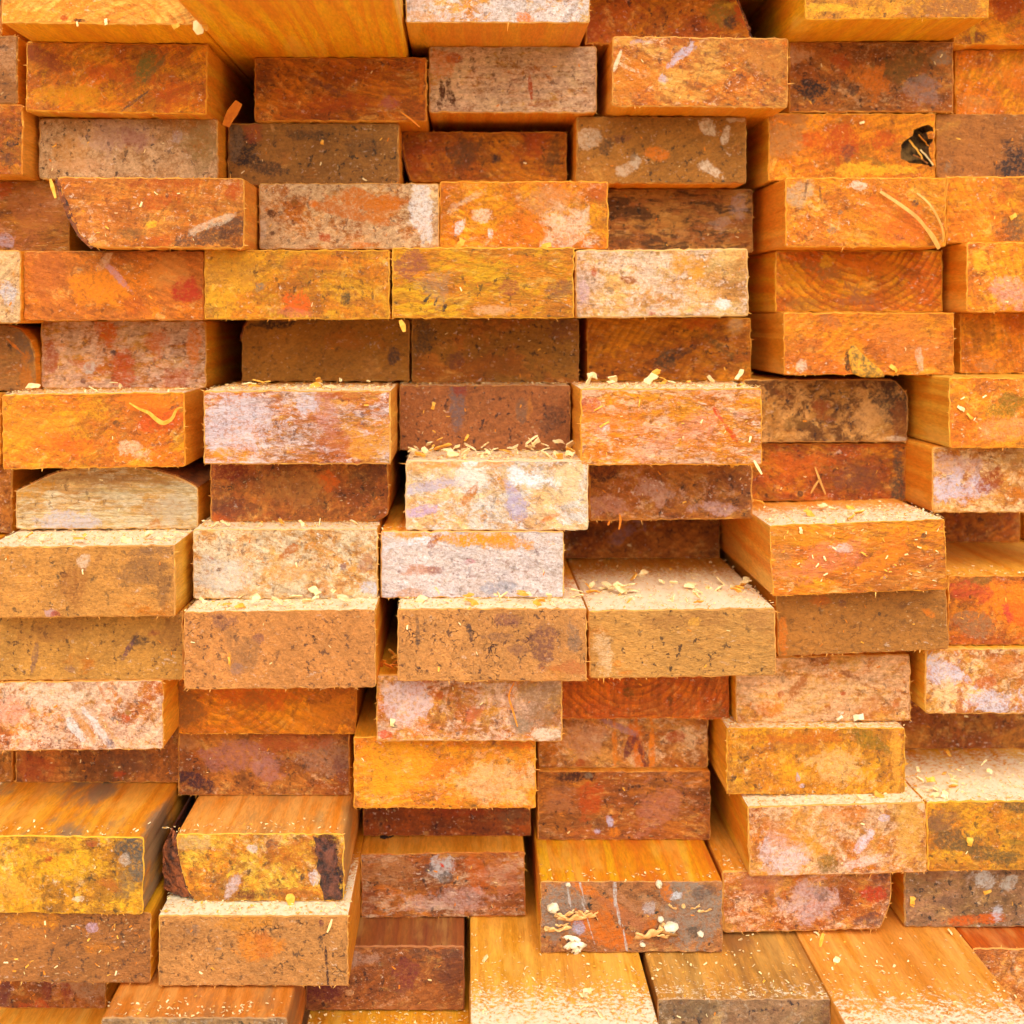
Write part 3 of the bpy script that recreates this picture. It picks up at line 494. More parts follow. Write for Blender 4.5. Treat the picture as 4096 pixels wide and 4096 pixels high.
# --- course 9
P('a8', -30, 1030, 330, 1165, .767, 'mud', 'ochre plank end with a torn knot and dark patches, ledge of sawdust above', -.6,
  [(158, 1060, 14, 14, 0, (222, 190, 160), .7), (120, 1083, 6, 5, 0, (60, 30, 20), .9), (140, 1100, 26, 34, 10, (150, 90, 40), .7), (265, 1070, 46, 40, 20, (136, 92, 54), .75), (300, 1040, 40, 14, 0, (126, 88, 60), .7), (310, 1110, 14, 40, 0, (130, 86, 50), .7), (95, 1158, 14, 9, 0, (196, 150, 140), .9), (104, 1159, 6, 5, 0, (170, 80, 60), .8), (190, 1050, 5, 30, 30, (150, 96, 50), .6)], dusted=1.0)
P('b8', 364, 998, 712, 1128, .795, 'pale', 'beige grey plank end with peach freckles under the dark red brown one', 0,
  [(545, 1040, 20, 7, -34, (176, 96, 40), .85), (585, 1029, 12, 6, -20, (206, 130, 50), .8), (648, 1070, 6, 7, 0, (140, 100, 90), .8), (690, 1060, 12, 20, 0, (170, 110, 90), .5), (700, 1108, 16, 12, 0, (206, 200, 206), .7), (574, 1052, 5, 4, 0, GY, .8), (540, 1080, 40, 14, 0, (216, 150, 80), .6), (420, 1085, 50, 30, 0, (206, 196, 184), .6), (413, 1075, 4, 3, 0, DB, .8), (398, 1053, 6, 3, 20, RU, .7), (450, 1120, 20, 6, 0, (200, 150, 100), .6)], fc=.62, film=(224, 204, 178), c1=(228, 180, 116), dusted=.8)
P('c8', 718, 1002, 1064, 1132, .80, 'white', 'chalky white plank end with an amber band along its top edge', 0,
  [(870, 1015, 110, 14, 3, (226, 146, 40), .95), (960, 1025, 40, 14, 0, (220, 140, 44), .85), (770, 1008, 40, 8, -10, (226, 150, 60), .7), (780, 1022, 40, 9, -12, (222, 218, 220), .9), (822, 1017, 5, 14, 40, (150, 76, 40), .8), (800, 1075, 40, 10, -4, (190, 126, 90), .75), (820, 1076, 16, 7, 0, (150, 100, 90), .7), (885, 1060, 12, 7, 0, (190, 130, 130), .7), (940, 1110, 40, 12, -10, (150, 150, 160), .6), (770, 1120, 20, 8, 0, (200, 130, 70), .6), (955, 1108, 6, 8, 0, BK, .5)], fc=.88, dusted=.2)
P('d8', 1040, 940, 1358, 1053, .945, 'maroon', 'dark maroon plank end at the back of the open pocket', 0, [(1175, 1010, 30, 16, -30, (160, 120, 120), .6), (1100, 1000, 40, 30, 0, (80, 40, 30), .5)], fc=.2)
P('e8', 1455, 985, 1785, 1112, .795, 'orange', 'bright orange plank end jutting out beside the open pocket, tilted up to the right', -2.2,
  [(1500, 1010, 50, 16, 10, (206, 130, 40), .7), (1560, 1055, 80, 30, -14, (228, 130, 90), .55), (1690, 1030, 50, 20, -40, (222, 110, 30), .6), (1480, 1045, 16, 30, 0, TN, .5), (1650, 1070, 60, 16, -30, (240, 140, 20), .6), (1590, 1030, 20, 10, 0, WH, .4), (1745, 1016, 6, 5, 0, (90, 60, 40), .8)], fc=.46, fleck=1., dusted=.8, ang=-30, st=1.6)
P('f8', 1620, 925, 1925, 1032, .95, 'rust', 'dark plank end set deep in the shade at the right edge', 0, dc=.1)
# --- course 10
P('z9', -14, 1150, 346, 1284, .785, 'mud', 'ochre brown plank end with a plum coloured crescent mark', -.2,
  [(245, 1220, 6, 36, 30, (110, 70, 70), .85), (265, 1208, 14, 10, 0, (70, 50, 40), .8), (290, 1195, 14, 6, -20, (160, 84, 50), .6), (65, 1240, 5, 26, 10, (120, 84, 76), .6), (130, 1262, 10, 6, 0, (130, 90, 76), .6), (325, 1200, 24, 40, 0, (140, 90, 46), .6), (100, 1190, 60, 20, 0, (156, 100, 50), .5)], crack=.4)
P('a9', 347, 1152, 709, 1283, .765, 'mud', 'ochre plank end crazed with hairline cracks, left of the upright black slot', -.6,
  [(420, 1170, 24, 14, 10, (130, 84, 66), .7), (455, 1225, 40, 30, 10, (140, 96, 60), .6), (488, 1203, 10, 10, 20, (130, 80, 70), .7), (445, 1262, 12, 14, 0, (150, 110, 90), .7), (433, 1245, 3, 14, 0, (222, 150, 60), .8), (415, 1163, 5, 4, 0, PU, .7)], crack=1., dusted=1.0)
P('b9', 750, 1148, 1107, 1279, .773, 'mud', 'ochre plank end with plum and charcoal smears on its right side', 0,
  [(940, 1200, 30, 12, 0, (120, 80, 60), .6), (950, 1170, 40, 12, 0, (120, 70, 60), .7), (887, 1190, 6, 20, -16, (70, 50, 46), .85), (1025, 1215, 26, 40, 14, (110, 66, 56), .75), (1080, 1200, 12, 30, 0, (120, 96, 80), .6), (788, 1200, 4, 26, 0, (70, 56, 50), .6), (1075, 1260, 30, 12, 0, (180, 96, 50), .6), (975, 1225, 20, 10, 0, (120, 76, 60), .6)], crack=1., dusted=1.0)
P('c9', 1111, 1149, 1464, 1278, .784, 'mud', 'sandy ochre plank end with pale grains at its left, floor of the open pocket', -.9,
  [(1140, 1230, 24, 44, -30, (226, 186, 140), .7), (1165, 1250, 10, 8, 0, (206, 120, 40), .7), (1300, 1170, 60, 14, 0, (160, 106, 56), .6), (1425, 1170, 30, 30, 30, (166, 110, 60), .6), (1310, 1172, 14, 10, -30, (230, 166, 70), .6)], crack=.6, ang=-40, st=1.5, dusted=1.3, speck=.7)
P('d9', 1466, 1110, 1788, 1232, .812, 'dirt', 'smooth brown plank end tilted under the bright jutting orange one', -2.4,
  [(1560, 1130, 20, 12, 0, (200, 96, 20), .6), (1590, 1137, 6, 6, 0, PU, .6), (1705, 1145, 7, 7, 0, (110, 70, 40), .7), (1755, 1163, 14, 6, 30, (220, 120, 20), .8), (1660, 1160, 3, 4, 0, BK, .8), (1475, 1190, 8, 40, 0, OR, .6)], dc=.95, crack=.4, dust=(180, 116, 56), speck=.2)
P('e9', 1789, 1086, 2110, 1208, .83, 'rust', 'brown plank end splashed vivid orange and red', 0,
  [(1900, 1130, 40, 40, 0, (240, 130, 4), .9), (1925, 1170, 30, 34, 0, (226, 96, 20), .8), (1830, 1115, 40, 20, 0, (190, 70, 40), .7), (1835, 1180, 50, 24, 0, (150, 104, 66), .85), (1900, 1155, 8, 26, -20, (196, 60, 50), .8), (1850, 1095, 20, 8, 0, (140, 96, 40), .7)], dusted=.15)
# --- course 11
P('z10', -40, 1285, 308, 1416, .785, 'pink', 'pale peach plank end with diagonal grey and tan bars at its bottom', -.8,
  [(140, 1375, 7, 40, -36, (222, 210, 200), .9), (160, 1372, 7, 40, -36, (206, 140, 76), .8), (180, 1368, 8, 44, -36, (230, 214, 206), .85), (200, 1370, 8, 40, -36, (206, 150, 90), .7), (15, 1345, 40, 30, 0, (232, 160, 130), .8), (240, 1355, 10, 9, 0, (190, 80, 30), .8), (205, 1403, 10, 10, 0, (120, 90, 90), .8), (95, 1290, 10, 8, 0, RU, .7), (190, 1300, 4, 14, -30, (190, 110, 50), .7), (240, 1345, 14, 8, 30, (150, 110, 50), .6), (110, 1310, 60, 20, 0, (232, 206, 180), .6), (150, 1298, 16, 8, 0, (160, 96, 50), .6)], fc=.66, film=(240, 208, 172))
P('a10', 333, 1238, 674, 1377, .825, 'orange', 'burnt orange plank end with a brown left side, below the crazed ochre one', 0,
  [(350, 1330, 26, 50, 0, (156, 96, 44), .9), (480, 1310, 70, 30, 0, (216, 96, 4), .7), (600, 1350, 80, 16, -30, (226, 134, 20), .6), (490, 1325, 26, 20, 0, (150, 96, 40), .5)], fc=.1, ring=.6, pithpx=(420, 1250), fleck=.2)
P('b10', 710, 1273, 1061, 1399, .79, 'pink', 'pink white plank end with rust spots and a round nail-like dimple', 0,
  [(1005, 1360, 40, 34, 0, (150, 114, 84), .6), (1025, 1310, 36, 40, 0, (150, 110, 76), .7), (930, 1305, 4, 4, 0, (150, 110, 40), .9), (930, 1305, 8, 8, 0, (150, 96, 50), .6), (830, 1315, 10, 8, -30, RU, .7), (890, 1350, 12, 20, 30, (200, 96, 60), .6), (728, 1385, 12, 6, 0, (206, 70, 30), .8), (760, 1320, 40, 40, 0, (222, 196, 196), .7), (930, 1340, 30, 10, 0, AM, .6), (790, 1280, 30, 8, 0, RU, .5), (745, 1370, 6, 4, 0, (90, 90, 60), .7), (985, 1370, 16, 18, 0, GY, .6), (1030, 1385, 24, 10, 0, PW, .7)], fc=.62, film=(232, 196, 170))
P('c10', 1058, 1240, 1376, 1357, .845, 'orange', 'burnt orange plank end with faint arcs, shaded by the sandy ochre one', 0, [(1185, 1305, 10, 8, 0, (110, 76, 20), .7), (1265, 1320, 6, 8, 0, (110, 60, 20), .7), (1355, 1345, 20, 14, 0, (130, 84, 40), .6)], fc=.12, ring=.8, pithpx=(1190, 1220), c1=(220, 112, 14), c2=(196, 86, 6))
P('d10', 1388, 1234, 1718, 1361, .835, 'pink', 'pale pink plank end with a diagonal brown streak, corn-like chips on its lower edge', -1.,
  [(1510, 1290, 9, 50, 36, (176, 100, 44), .8), (1605, 1275, 18, 4, 24, (140, 80, 40), .85), (1635, 1295, 18, 4, 24, (150, 84, 40), .7), (1590, 1310, 6, 5, 0, RU, .8), (1474, 1308, 6, 5, 0, RU, .7), (1560, 1335, 7, 4, 20, (160, 86, 30), .8), (1640, 1340, 16, 26, 36, (186, 110, 50), .6), (1500, 1255, 30, 8, 0, (190, 120, 50), .5), (1690, 1330, 8, 9, 0, (190, 110, 60), .7), (1455, 1335, 20, 14, 0, (206, 110, 30), .6)], fc=.66, film=(236, 192, 148))
P('e10', 1746, 1222, 2070, 1347, .825, 'pink', 'lilac grey plank end with rust stripes rising from its lower edge', 0,
  [(1780, 1265, 40, 30, 0, (206, 194, 204), .8), (1870, 1320, 50, 24, 0, (206, 194, 200), .8), (1810, 1335, 7, 26, 0, (176, 96, 40), .85), (1830, 1330, 8, 20, 0, (186, 104, 50), .8), (1860, 1285, 20, 9, -10, (190, 90, 40), .7), (1757, 1308, 9, 6, 0, (100, 56, 50), .7), (1900, 1260, 40, 30, 0, (206, 110, 50), .5)], fc=.6)
# --- course 12
P('y11', -280, 1362, 23, 1476, .84, 'maroon', 'red brown scrap of plank end at the edge, before the narrow dark slit')
P('z11', 29, 1362, 338, 1475, .84, 'maroon', 'sunken red brown plank end under the barred peach one', 0, [(70, 1450, 40, 20, 0, (170, 60, 30), .5), (220, 1460, 20, 12, 0, (200, 70, 10), .6), (250, 1435, 60, 20, 0, (120, 76, 50), .6)], fc=.15)
P('a11', 336, 1378, 660, 1494, .835, 'maroon', 'purplish plank end with grey bloom, under the burnt orange one', 0,
  [(360, 1470, 40, 14, 20, (70, 36, 40), .9), (450, 1430, 60, 30, 0, (170, 110, 100), .6), (620, 1430, 50, 30, 0, (170, 124, 96), .6), (545, 1400, 60, 18, 0, (176, 84, 40), .6), (500, 1455, 30, 20, 0, (186, 130, 120), .5), (640, 1460, 16, 30, 0, (110, 60, 56), .6), (350, 1400, 16, 20, 0, (190, 130, 80), .5)], fc=.45)
P('b11', 667, 1389, 1011, 1517, .80, 'amber', 'yellow orange crumbly plank end below the pink white one', 0,
  [(760, 1440, 90, 50, 0, (238, 160, 16), .7), (930, 1470, 70, 40, 0, (240, 196, 140), .5), (980, 1400, 30, 20, 0, (220, 104, 10), .7), (930, 1396, 5, 6, 0, PU, .7), (740, 1490, 40, 20, 0, (226, 156, 40), .6)], fc=.5, c1=(238, 158, 22), c2=(226, 128, 8), film=(240, 190, 140), fuzz=1.5)
P('c11', 1017, 1340, 1336, 1453, .865, 'pink', 'shaded pinkish plank end split by orange and purple resin streaks', 0,
  [(1205, 1405, 12, 60, -8, (214, 110, 10), .9), (1185, 1415, 7, 40, 20, (110, 50, 46), .85), (1215, 1425, 7, 34, -20, (110, 50, 40), .85), (1175, 1375, 30, 6, 24, (170, 120, 116), .8), (1230, 1420, 6, 60, 0, (232, 130, 20), .8), (1160, 1410, 6, 60, 0, (230, 130, 10), .7), (1270, 1390, 20, 12, 0, RU, .6), (1105, 1395, 40, 30, 0, (206, 150, 110), .6), (1095, 1440, 8, 8, 0, RU, .6)], fc=.55)
P('d11', 1371, 1373, 1708, 1495, .825, 'amber', 'golden plank end with rusty top half and pale dots', 0,
  [(1490, 1395, 80, 14, 0, (190, 96, 20), .7), (1640, 1395, 30, 14, 30, (130, 100, 20), .7), (1385, 1467, 8, 6, 0, BK, .8), (1505, 1468, 5, 9, 0, LV, .8), (1512, 1483, 5, 4, 0, LV, .8), (1580, 1440, 50, 30, 0, (232, 180, 120), .6), (1690, 1430, 10, 60, 0, (236, 166, 70), .6), (1500, 1410, 70, 12, 0, (150, 84, 40), .5)], fc=.45, dusted=.5, fuzz=1.5)
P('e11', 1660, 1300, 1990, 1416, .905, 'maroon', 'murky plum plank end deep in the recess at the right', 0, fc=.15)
# --- course 13
P('z12', -98, 1577, 271, 1707, .755, 'amber', 'mustard yellow plank end with charcoal stains at right and grey-streaked top', .7,
  [(252, 1600, 26, 24, 20, (84, 76, 66), .9), (258, 1640, 22, 30, 0, (104, 92, 76), .85), (240, 1675, 22, 26, 0, (130, 100, 66), .7), (232, 1622, 16, 12, 0, (200, 180, 160), .6), (20, 1670, 60, 30, 0, (226, 160, 70), .5), (80, 1600, 50, 14, 0, (190, 110, 40), .6), (135, 1635, 70, 26, 0, (240, 176, 30), .6), (90, 1622, 8, 6, 0, RU, .8), (170, 1590, 10, 6, 0, (170, 80, 40), .7), (210, 1670, 30, 10, 30, (180, 96, 40), .6), (150, 1695, 10, 6, 0, PW, .7)],
  crack=.4, blotch=.7, fc=.45, c1=(240, 178, 56), c2=(222, 146, 32), stain=(128, 112, 88), stainamt=.8, dusted=.07, side=((240, 170, 66), (216, 120, 30)))
P('a12', 299, 1573, 649, 1700, .775, 'amber', 'mottled golden plank end with bark on its left and a black resin pocket at right', 0,
  [(618, 1610, 18, 40, -6, (50, 28, 30), .98), (628, 1655, 18, 46, 0, (54, 30, 30), .98), (615, 1585, 20, 8, 20, (90, 40, 20), .9), (595, 1605, 10, 14, 0, (110, 60, 30), .7), (512, 1593, 10, 7, 20, (70, 60, 56), .8), (530, 1612, 40, 30, 0, (180, 96, 20), .6), (570, 1655, 4, 6, 0, BK, .8), (535, 1658, 5, 4, -20, BK, .8), (515, 1685, 20, 8, 0, BK, .6), (590, 1655, 12, 14, 0, (216, 206, 206), .7), (440, 1670, 10, 26, 30, (206, 180, 176), .7), (465, 1688, 24, 8, 0, (100, 40, 20), .8), (400, 1662, 10, 8, 0, (80, 56, 50), .7), (480, 1600, 14, 10, 0, (216, 190, 180), .7), (360, 1590, 30, 12, 0, (200, 160, 110), .6), (560, 1680, 60, 10, 0, (200, 110, 40), .5)],
  outline=[(332, 1573), (649, 1573), (649, 1700), (366, 1700), (352, 1675), (342, 1640), (335, 1605)], crack=.3, blotch=.8, fc=.5, c1=(240, 180, 66), stain=(140, 120, 80), stainamt=.6, dusted=.10, side=((240, 176, 80), (226, 136, 34)))
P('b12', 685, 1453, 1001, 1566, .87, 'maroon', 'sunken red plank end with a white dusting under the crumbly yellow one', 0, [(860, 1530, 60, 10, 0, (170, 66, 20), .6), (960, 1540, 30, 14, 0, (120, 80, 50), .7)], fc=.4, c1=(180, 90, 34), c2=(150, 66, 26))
P('c12', 1015, 1455, 1340, 1579, .86, 'maroon', 'rusty plank end with a dark top left corner and lilac spots low down', 0,
  [(1075, 1465, 60, 12, -6, (60, 26, 20), .9), (1060, 1470, 20, 20, 0, DB, .5), (1127, 1568, 12, 9, 20, (196, 180, 200), .95), (1150, 1550, 6, 10, -20, (196, 180, 196), .9), (1135, 1556, 12, 12, 0, (120, 70, 34), .7), (1115, 1500, 18, 40, 10, (190, 80, 14), .8), (1110, 1464, 8, 5, 0, GY, .8), (1050, 1510, 30, 26, 0, (186, 120, 80), .5), (1240, 1520, 60, 40, -30, (186, 120, 96), .5), (1160, 1570, 10, 8, 0, (226, 130, 20), .7)], fc=.45, c1=(208, 124, 50), c2=(176, 88, 34), ang=-30, st=1.5)
P('d12', 1412, 1517, 1748, 1645, .81, 'pink', 'peach plank end with lilac bloom and golden right corner, tilted on a ledge of chips', -1.5,
  [(1480, 1610, 40, 34, 30, (222, 196, 190), .7), (1530, 1600, 40, 20, 30, (216, 146, 30), .6), (1630, 1590, 10, 24, 40, (222, 200, 206), .8), (1720, 1575, 26, 50, 0, (216, 160, 76), .7), (1560, 1630, 18, 14, 0, (130, 96, 40), .7), (1620, 1630, 40, 8, -10, (236, 196, 180), .7), (1600, 1540, 60, 14, 0, (220, 130, 60), .6), (1670, 1545, 9, 6, 0, LV, .7), (1480, 1575, 30, 26, 0, (200, 116, 50), .6)], fc=.6, dusted=.8)
P('e12', 1749, 1510, 2090, 1631, .81, 'amber', 'golden plank end with a curved dark bark band, pale chip lodged on it', -.8,
  [(1790, 1585, 50, 34, 20, (110, 80, 46), .85), (1860, 1608, 60, 14, 14, (110, 84, 44), .85), (1915, 1522, 40, 10, 0, (100, 76, 40), .8), (1775, 1545, 30, 20, 0, (140, 90, 56), .6), (1920, 1590, 50, 5, 8, (150, 110, 40), .7)], dusted=1.0, fc=.35)
# --- course 14
P('z13', -79, 1720, 285, 1836, .76, 'mud', 'dark tan plank end bristling with orange splinters', .6,
  [(60, 1735, 60, 14, 0, (226, 140, 30), .6), (175, 1748, 9, 7, 0, (200, 160, 170), .9), (40, 1770, 40, 30, 0, (206, 130, 60), .5), (180, 1790, 60, 20, 0, (216, 130, 30), .45)], dust=(176, 112, 54), dc=.75, fleck=1., fuzz=1.5)
P('a13', 299, 1727, 657, 1853, .758, 'mud', 'tan plank end with a vertical crack at right and an amber swirl in its centre', 0,
  [(483, 1785, 40, 26, -20, (222, 130, 36), .7), (500, 1780, 16, 24, 0, (190, 100, 40), .6), (616, 1815, 2.5, 40, -4, (70, 40, 30), .95), (610, 1765, 16, 2.5, -34, (60, 40, 36), .9), (606, 1740, 6, 7, 0, (100, 40, 50), .9), (365, 1755, 14, 10, -20, (136, 110, 90), .7), (345, 1770, 50, 24, 0, (150, 96, 50), .5), (412, 1790, 8, 6, 0, (150, 130, 110), .7), (460, 1740, 50, 12, 0, (220, 140, 40), .5)], crack=.9, dusted=.9, side=((238, 166, 50), (222, 130, 20)))
P('b13', 665, 1609, 991, 1725, .845, 'maroon', 'rusty pink plank end with a grey and red fleck, left of the fungus-covered one', -.9,
  [(835, 1640, 26, 24, 20, (196, 186, 180), .85), (808, 1637, 12, 9, 0, (90, 70, 66), .8), (835, 1632, 10, 5, 40, (206, 60, 20), .95), (898, 1640, 20, 40, -10, (196, 96, 30), .7), (840, 1655, 14, 9, 0, (80, 70, 66), .7), (960, 1660, 40, 40, 0, (190, 120, 90), .5), (730, 1640, 50, 20, 0, (190, 130, 80), .6), (690, 1700, 30, 20, 0, (150, 80, 50), .5), (850, 1700, 80, 20, 0, (210, 170, 156), .5)], fc=.55, c1=(206, 116, 48), c2=(178, 92, 40), film=(232, 192, 150), ang=35, st=1.5)
P('c13', 1020, 1663, 1363, 1788, .798, 'grey', 'grey weathered plank end with orange streaks, bearing clusters of pale fungi', 0,
  [(1050, 1715, 42, 66, 0, (142, 120, 102), .9), (1315, 1715, 62, 70, 0, (146, 124, 104), .92), (1140, 1700, 70, 9, 32, (206, 110, 30), .8), (1190, 1735, 70, 8, 32, (160, 96, 56), .8), (1180, 1700, 60, 7, 32, (176, 120, 80), .8), (1120, 1740, 44, 26, 0, (198, 104, 26), .9), (1170, 1770, 50, 16, 0, (200, 104, 26), .9), (1255, 1680, 14, 22, 0, (200, 108, 26), .9), (1228, 1745, 16, 20, 30, (198, 104, 30), .85), (1170, 1720, 50, 12, 34, (170, 104, 64), .8), (1160, 1690, 3, 30, 0, (188, 176, 166), .9), (1166, 1720, 2.4, 30, -10, (188, 176, 166), .9), (1178, 1765, 2.4, 30, -10, (188, 176, 166), .9), (1098, 1680, 2.2, 34, -14, (188, 176, 166), .85), (1110, 1740, 2.2, 40, -16, (188, 176, 166), .8), (1073, 1690, 2.4, 30, -10, (188, 176, 166), .7), (1275, 1690, 14, 10, 0, (206, 204, 204), .8), (1092, 1750, 14, 14, 0, (170, 160, 176), .9), (1330, 1680, 30, 14, 0, (80, 66, 60), .6), (1230, 1765, 14, 9, 20, (56, 42, 34), .7), (1310, 1755, 14, 12, 0, (70, 60, 50), .7), (1225, 1700, 30, 7, 30, (176, 130, 90), .6), (1240, 1660, 40, 8, 0, (170, 90, 40), .5), (1222, 1712, 14, 12, 0, (210, 206, 206), .4)],
  fc=.3, dc=.2, c1=(184, 124, 74), c2=(160, 98, 52), c3=(120, 76, 46), fleck=.2, dusted=.05, side=((242, 172, 58), (222, 120, 20)), stain=(196, 92, 40), stainamt=.55)
P('d13', 1363, 1640, 1683, 1757, .82, 'pink', 'dusty rose plank end with a slanted chamfered right corner', -1.3,
  [(1670, 1680, 24, 60, 0, (110, 64, 50), .6), (1650, 1690, 20, 16, 0, (190, 60, 10), .8), (1595, 1690, 14, 14, 0, (120, 56, 20), .8), (1440, 1660, 40, 20, 0, (190, 120, 90), .6), (1520, 1700, 50, 40, -30, (206, 176, 170), .6), (1640, 1740, 30, 16, 0, (90, 56, 50), .7), (1550, 1690, 14, 14, 0, (110, 80, 70), .6), (1670, 1650, 14, 14, 0, (80, 50, 40), .7)],
  outline=[(1363, 1640), (1683, 1640), (1683, 1690), (1678, 1715), (1668, 1740), (1659, 1757), (1363, 1757)], fc=.55, dusted=.15)
P('e13', 1706, 1620, 2030, 1748, .83, 'grey', 'grey brown mouldy plank end with orange stains along its bottom edge', 0,
  [(1840, 1735, 50, 9, -4, (206, 96, 20), .9), (1870, 1730, 20, 12, 0, (200, 96, 20), .8), (1860, 1660, 20, 16, 20, (206, 200, 190), .8), (1900, 1665, 20, 20, 30, (200, 194, 180), .7), (1880, 1722, 14, 14, 0, (196, 194, 196), .8), (1750, 1650, 30, 14, 0, (150, 96, 60), .6), (1780, 1700, 16, 10, 0, (90, 70, 60), .5)], fleck=.6)
# --- lowest courses
P('z14', -110, 1780, 200, 1905, .81, 'maroon', 'plum and pink dappled plank end beneath the splintery tan one', 0, [(90, 1860, 12, 26, 0, (130, 50, 40), .7), (125, 1860, 12, 24, 0, (140, 50, 40), .7), (55, 1895, 40, 12, 0, (196, 80, 20), .7), (5, 1870, 20, 40, 0, (110, 50, 50), .6), (170, 1855, 40, 30, 0, (196, 150, 110), .6)], fc=.5)
P('a14', 191, 1920, 542, 2055, .727, 'grey', 'plank with a saw-scratched brown top, its grey end at the bottom edge', 0, side=((220, 148, 62), (184, 106, 36)), stain=(134, 96, 62), stainamt=.7, dusted=.1)
P('b14', 565, 1785, 876, 1893, .808, 'maroon', 'shadowed purple plank end with a chalky upper middle, right of the overhanging tan one', 0, [(650, 1810, 60, 20, 0, (190, 146, 120), .7), (850, 1830, 30, 50, 0, (110, 60, 40), .7), (600, 1870, 50, 20, 0, (110, 44, 44), .8), (770, 1840, 26, 30, 30, (120, 50, 44), .8), (820, 1800, 50, 10, 0, (90, 56, 40), .6), (660, 1873, 9, 6, 0, (226, 170, 120), .8)], fc=.4, c1=(176, 108, 60), side=((150, 90, 44), (118, 64, 30)))  # side colours darkened: the shade on its top face is put into the wood
P('c14', 888, 1967, 1252, 2110, .70, 'amber', 'long golden plank top strewn with sawdust, left of the dark weathered one', 0, dusted=.7, side=((244, 184, 92), (216, 136, 44)), stain=(196, 116, 66), stainamt=.25)
P('d14', 1241, 1885, 1571, 2010, .745, 'grey', 'weathered plank with a dark brown top between the two golden plank tops', 0, [(1300, 1905, 60, 20, 0, (110, 90, 66), .6), (1560, 1915, 14, 40, 0, (120, 76, 56), .6)], dusted=.3, side=((216, 148, 80), (168, 106, 52)), stain=(132, 88, 58), stainamt=.5)
P('e14', 1612, 1965, 1977, 2100, .70, 'amber', 'long golden plank top with a swirled grain patch near the right corner', 0, dusted=.6, side=((246, 182, 78), (222, 138, 34)), stain=(190, 110, 60), stainamt=.2)
P('f14', 1830, 1789, 2140, 1915, .805, 'pink', 'shaded lilac pink plank end in the bottom right corner', 0, [(1850, 1800, 40, 20, 0, PU, .4)], fc=.45, side=((206, 100, 26), (176, 76, 14)))
P('y15', -150, 1945, 190, 2080, .785, 'amber', 'plank top showing as a thin amber strip in the bottom left corner', 0)
P('b15', 577, 1940, 885, 2075, .79, 'amber', 'plank top showing as a short amber strip under the shadowed purple end', 0, dusted=.15)

# ------------------------------------------------------------------ settle the planks against each other
for i, p in enumerate(PL):
    p['seed'] = 100 + i * 17
    d = p['d']
    p['X0'], p['X1'] = X(p['x0'], d), X(p['x1'], d)
    p['Z1'], p['Z0'] = Z(p['y0'], d), Z(p['y1'], d)
    p['Y'] = d * FAR
order = sorted(PL, key=lambda p: p['d'])
GAP = 0.0003
for a in range(len(order)):
    for b in range(a + 1, len(order)):
        p, q = order[a], order[b]
        ox = min(p['X1'], q['X1']) - max(p['X0'], q['X0'])
        oz = min(p['Z1'], q['Z1']) - max(p['Z0'], q['Z0'])
        if ox <= 0 or oz <= 0: continue
        if oz <= ox:
            if (p['Z0'] + p['Z1']) > (q['Z0'] + q['Z1']): q['Z1'] = p['Z0'] - GAP
            else: q['Z0'] = p['Z1'] + GAP
            if oz > .012: print('deep overlap z', p['key'], q['key'], round(oz * 1000, 1))
        else:
            if (p['X0'] + p['X1']) > (q['X0'] + q['X1']): q['X1'] = p['X0'] - GAP
            else: q['X0'] = p['X1'] + GAP
            if ox > .012: print('deep overlap x', p['key'], q['key'], round(ox * 1000, 1))
for p in PL:   # let a plank that nearly touches the one below or above come to rest on it
    best = None
    for q in PL:
        if q is p: continue
        ox = min(p['X1'], q['X1']) - max(p['X0'], q['X0'])
        if ox < .012: continue
        g = p['Z0'] - q['Z1']
        if 0 < g < .006 and (best is None or g < best): best = g
    if best is not None and best > GAP: p['Z0'] -= (best - GAP) * .85

# ------------------------------------------------------------------ building a plank
def jitter_loop(pts, step, amp, r):
    out = []
    n = len(pts)
    for i in range(n):
        a, b = Vector(pts[i]), Vector(pts[(i + 1) % n])
        L = (b - a).length
        k = max(1, int(L / step))
        for j in range(k):
            t = j / k
            v = a.lerp(b, t)
            if j > 0:
                nrm = Vector((-(b - a).y, (b - a).x)).normalized()
                v = v + nrm * r.gauss(0, amp)
            out.append(v)
    return out

def inset(loop, dist):
    n = len(loop); out = []
    for i in range(n):
        a, b, c = loop[i - 1], loop[i], loop[(i + 1) % n]
        t = (c - a)
        if t.length < 1e-9: t = Vector((1, 0))
        nrm = Vector((-t.y, t.x)).normalized()
        out.append(b + nrm * dist)
    return out

def round_corners(pts, rad):
    out = []; n = len(pts)
    for i in range(n):
        a, b, c = Vector(pts[i - 1]), Vector(pts[i]), Vector(pts[(i + 1) % n])
        u, v = (a - b), (c - b)
        ra = min(rad, u.length * .4, v.length * .4)
        p0, p1 = b + u.normalized() * ra, b + v.normalized() * ra
        for t in (0, .5, 1):
            out.append(tuple((p0 * (1 - t) ** 2) + (b * 2 * t * (1 - t)) + (p1 * t * t)))
    return out

def local_pts(p, pts):
    k = p['d'] * K
    return [((x - p['cx']) * k, -(y - p['cy']) * k) for x, y in pts]

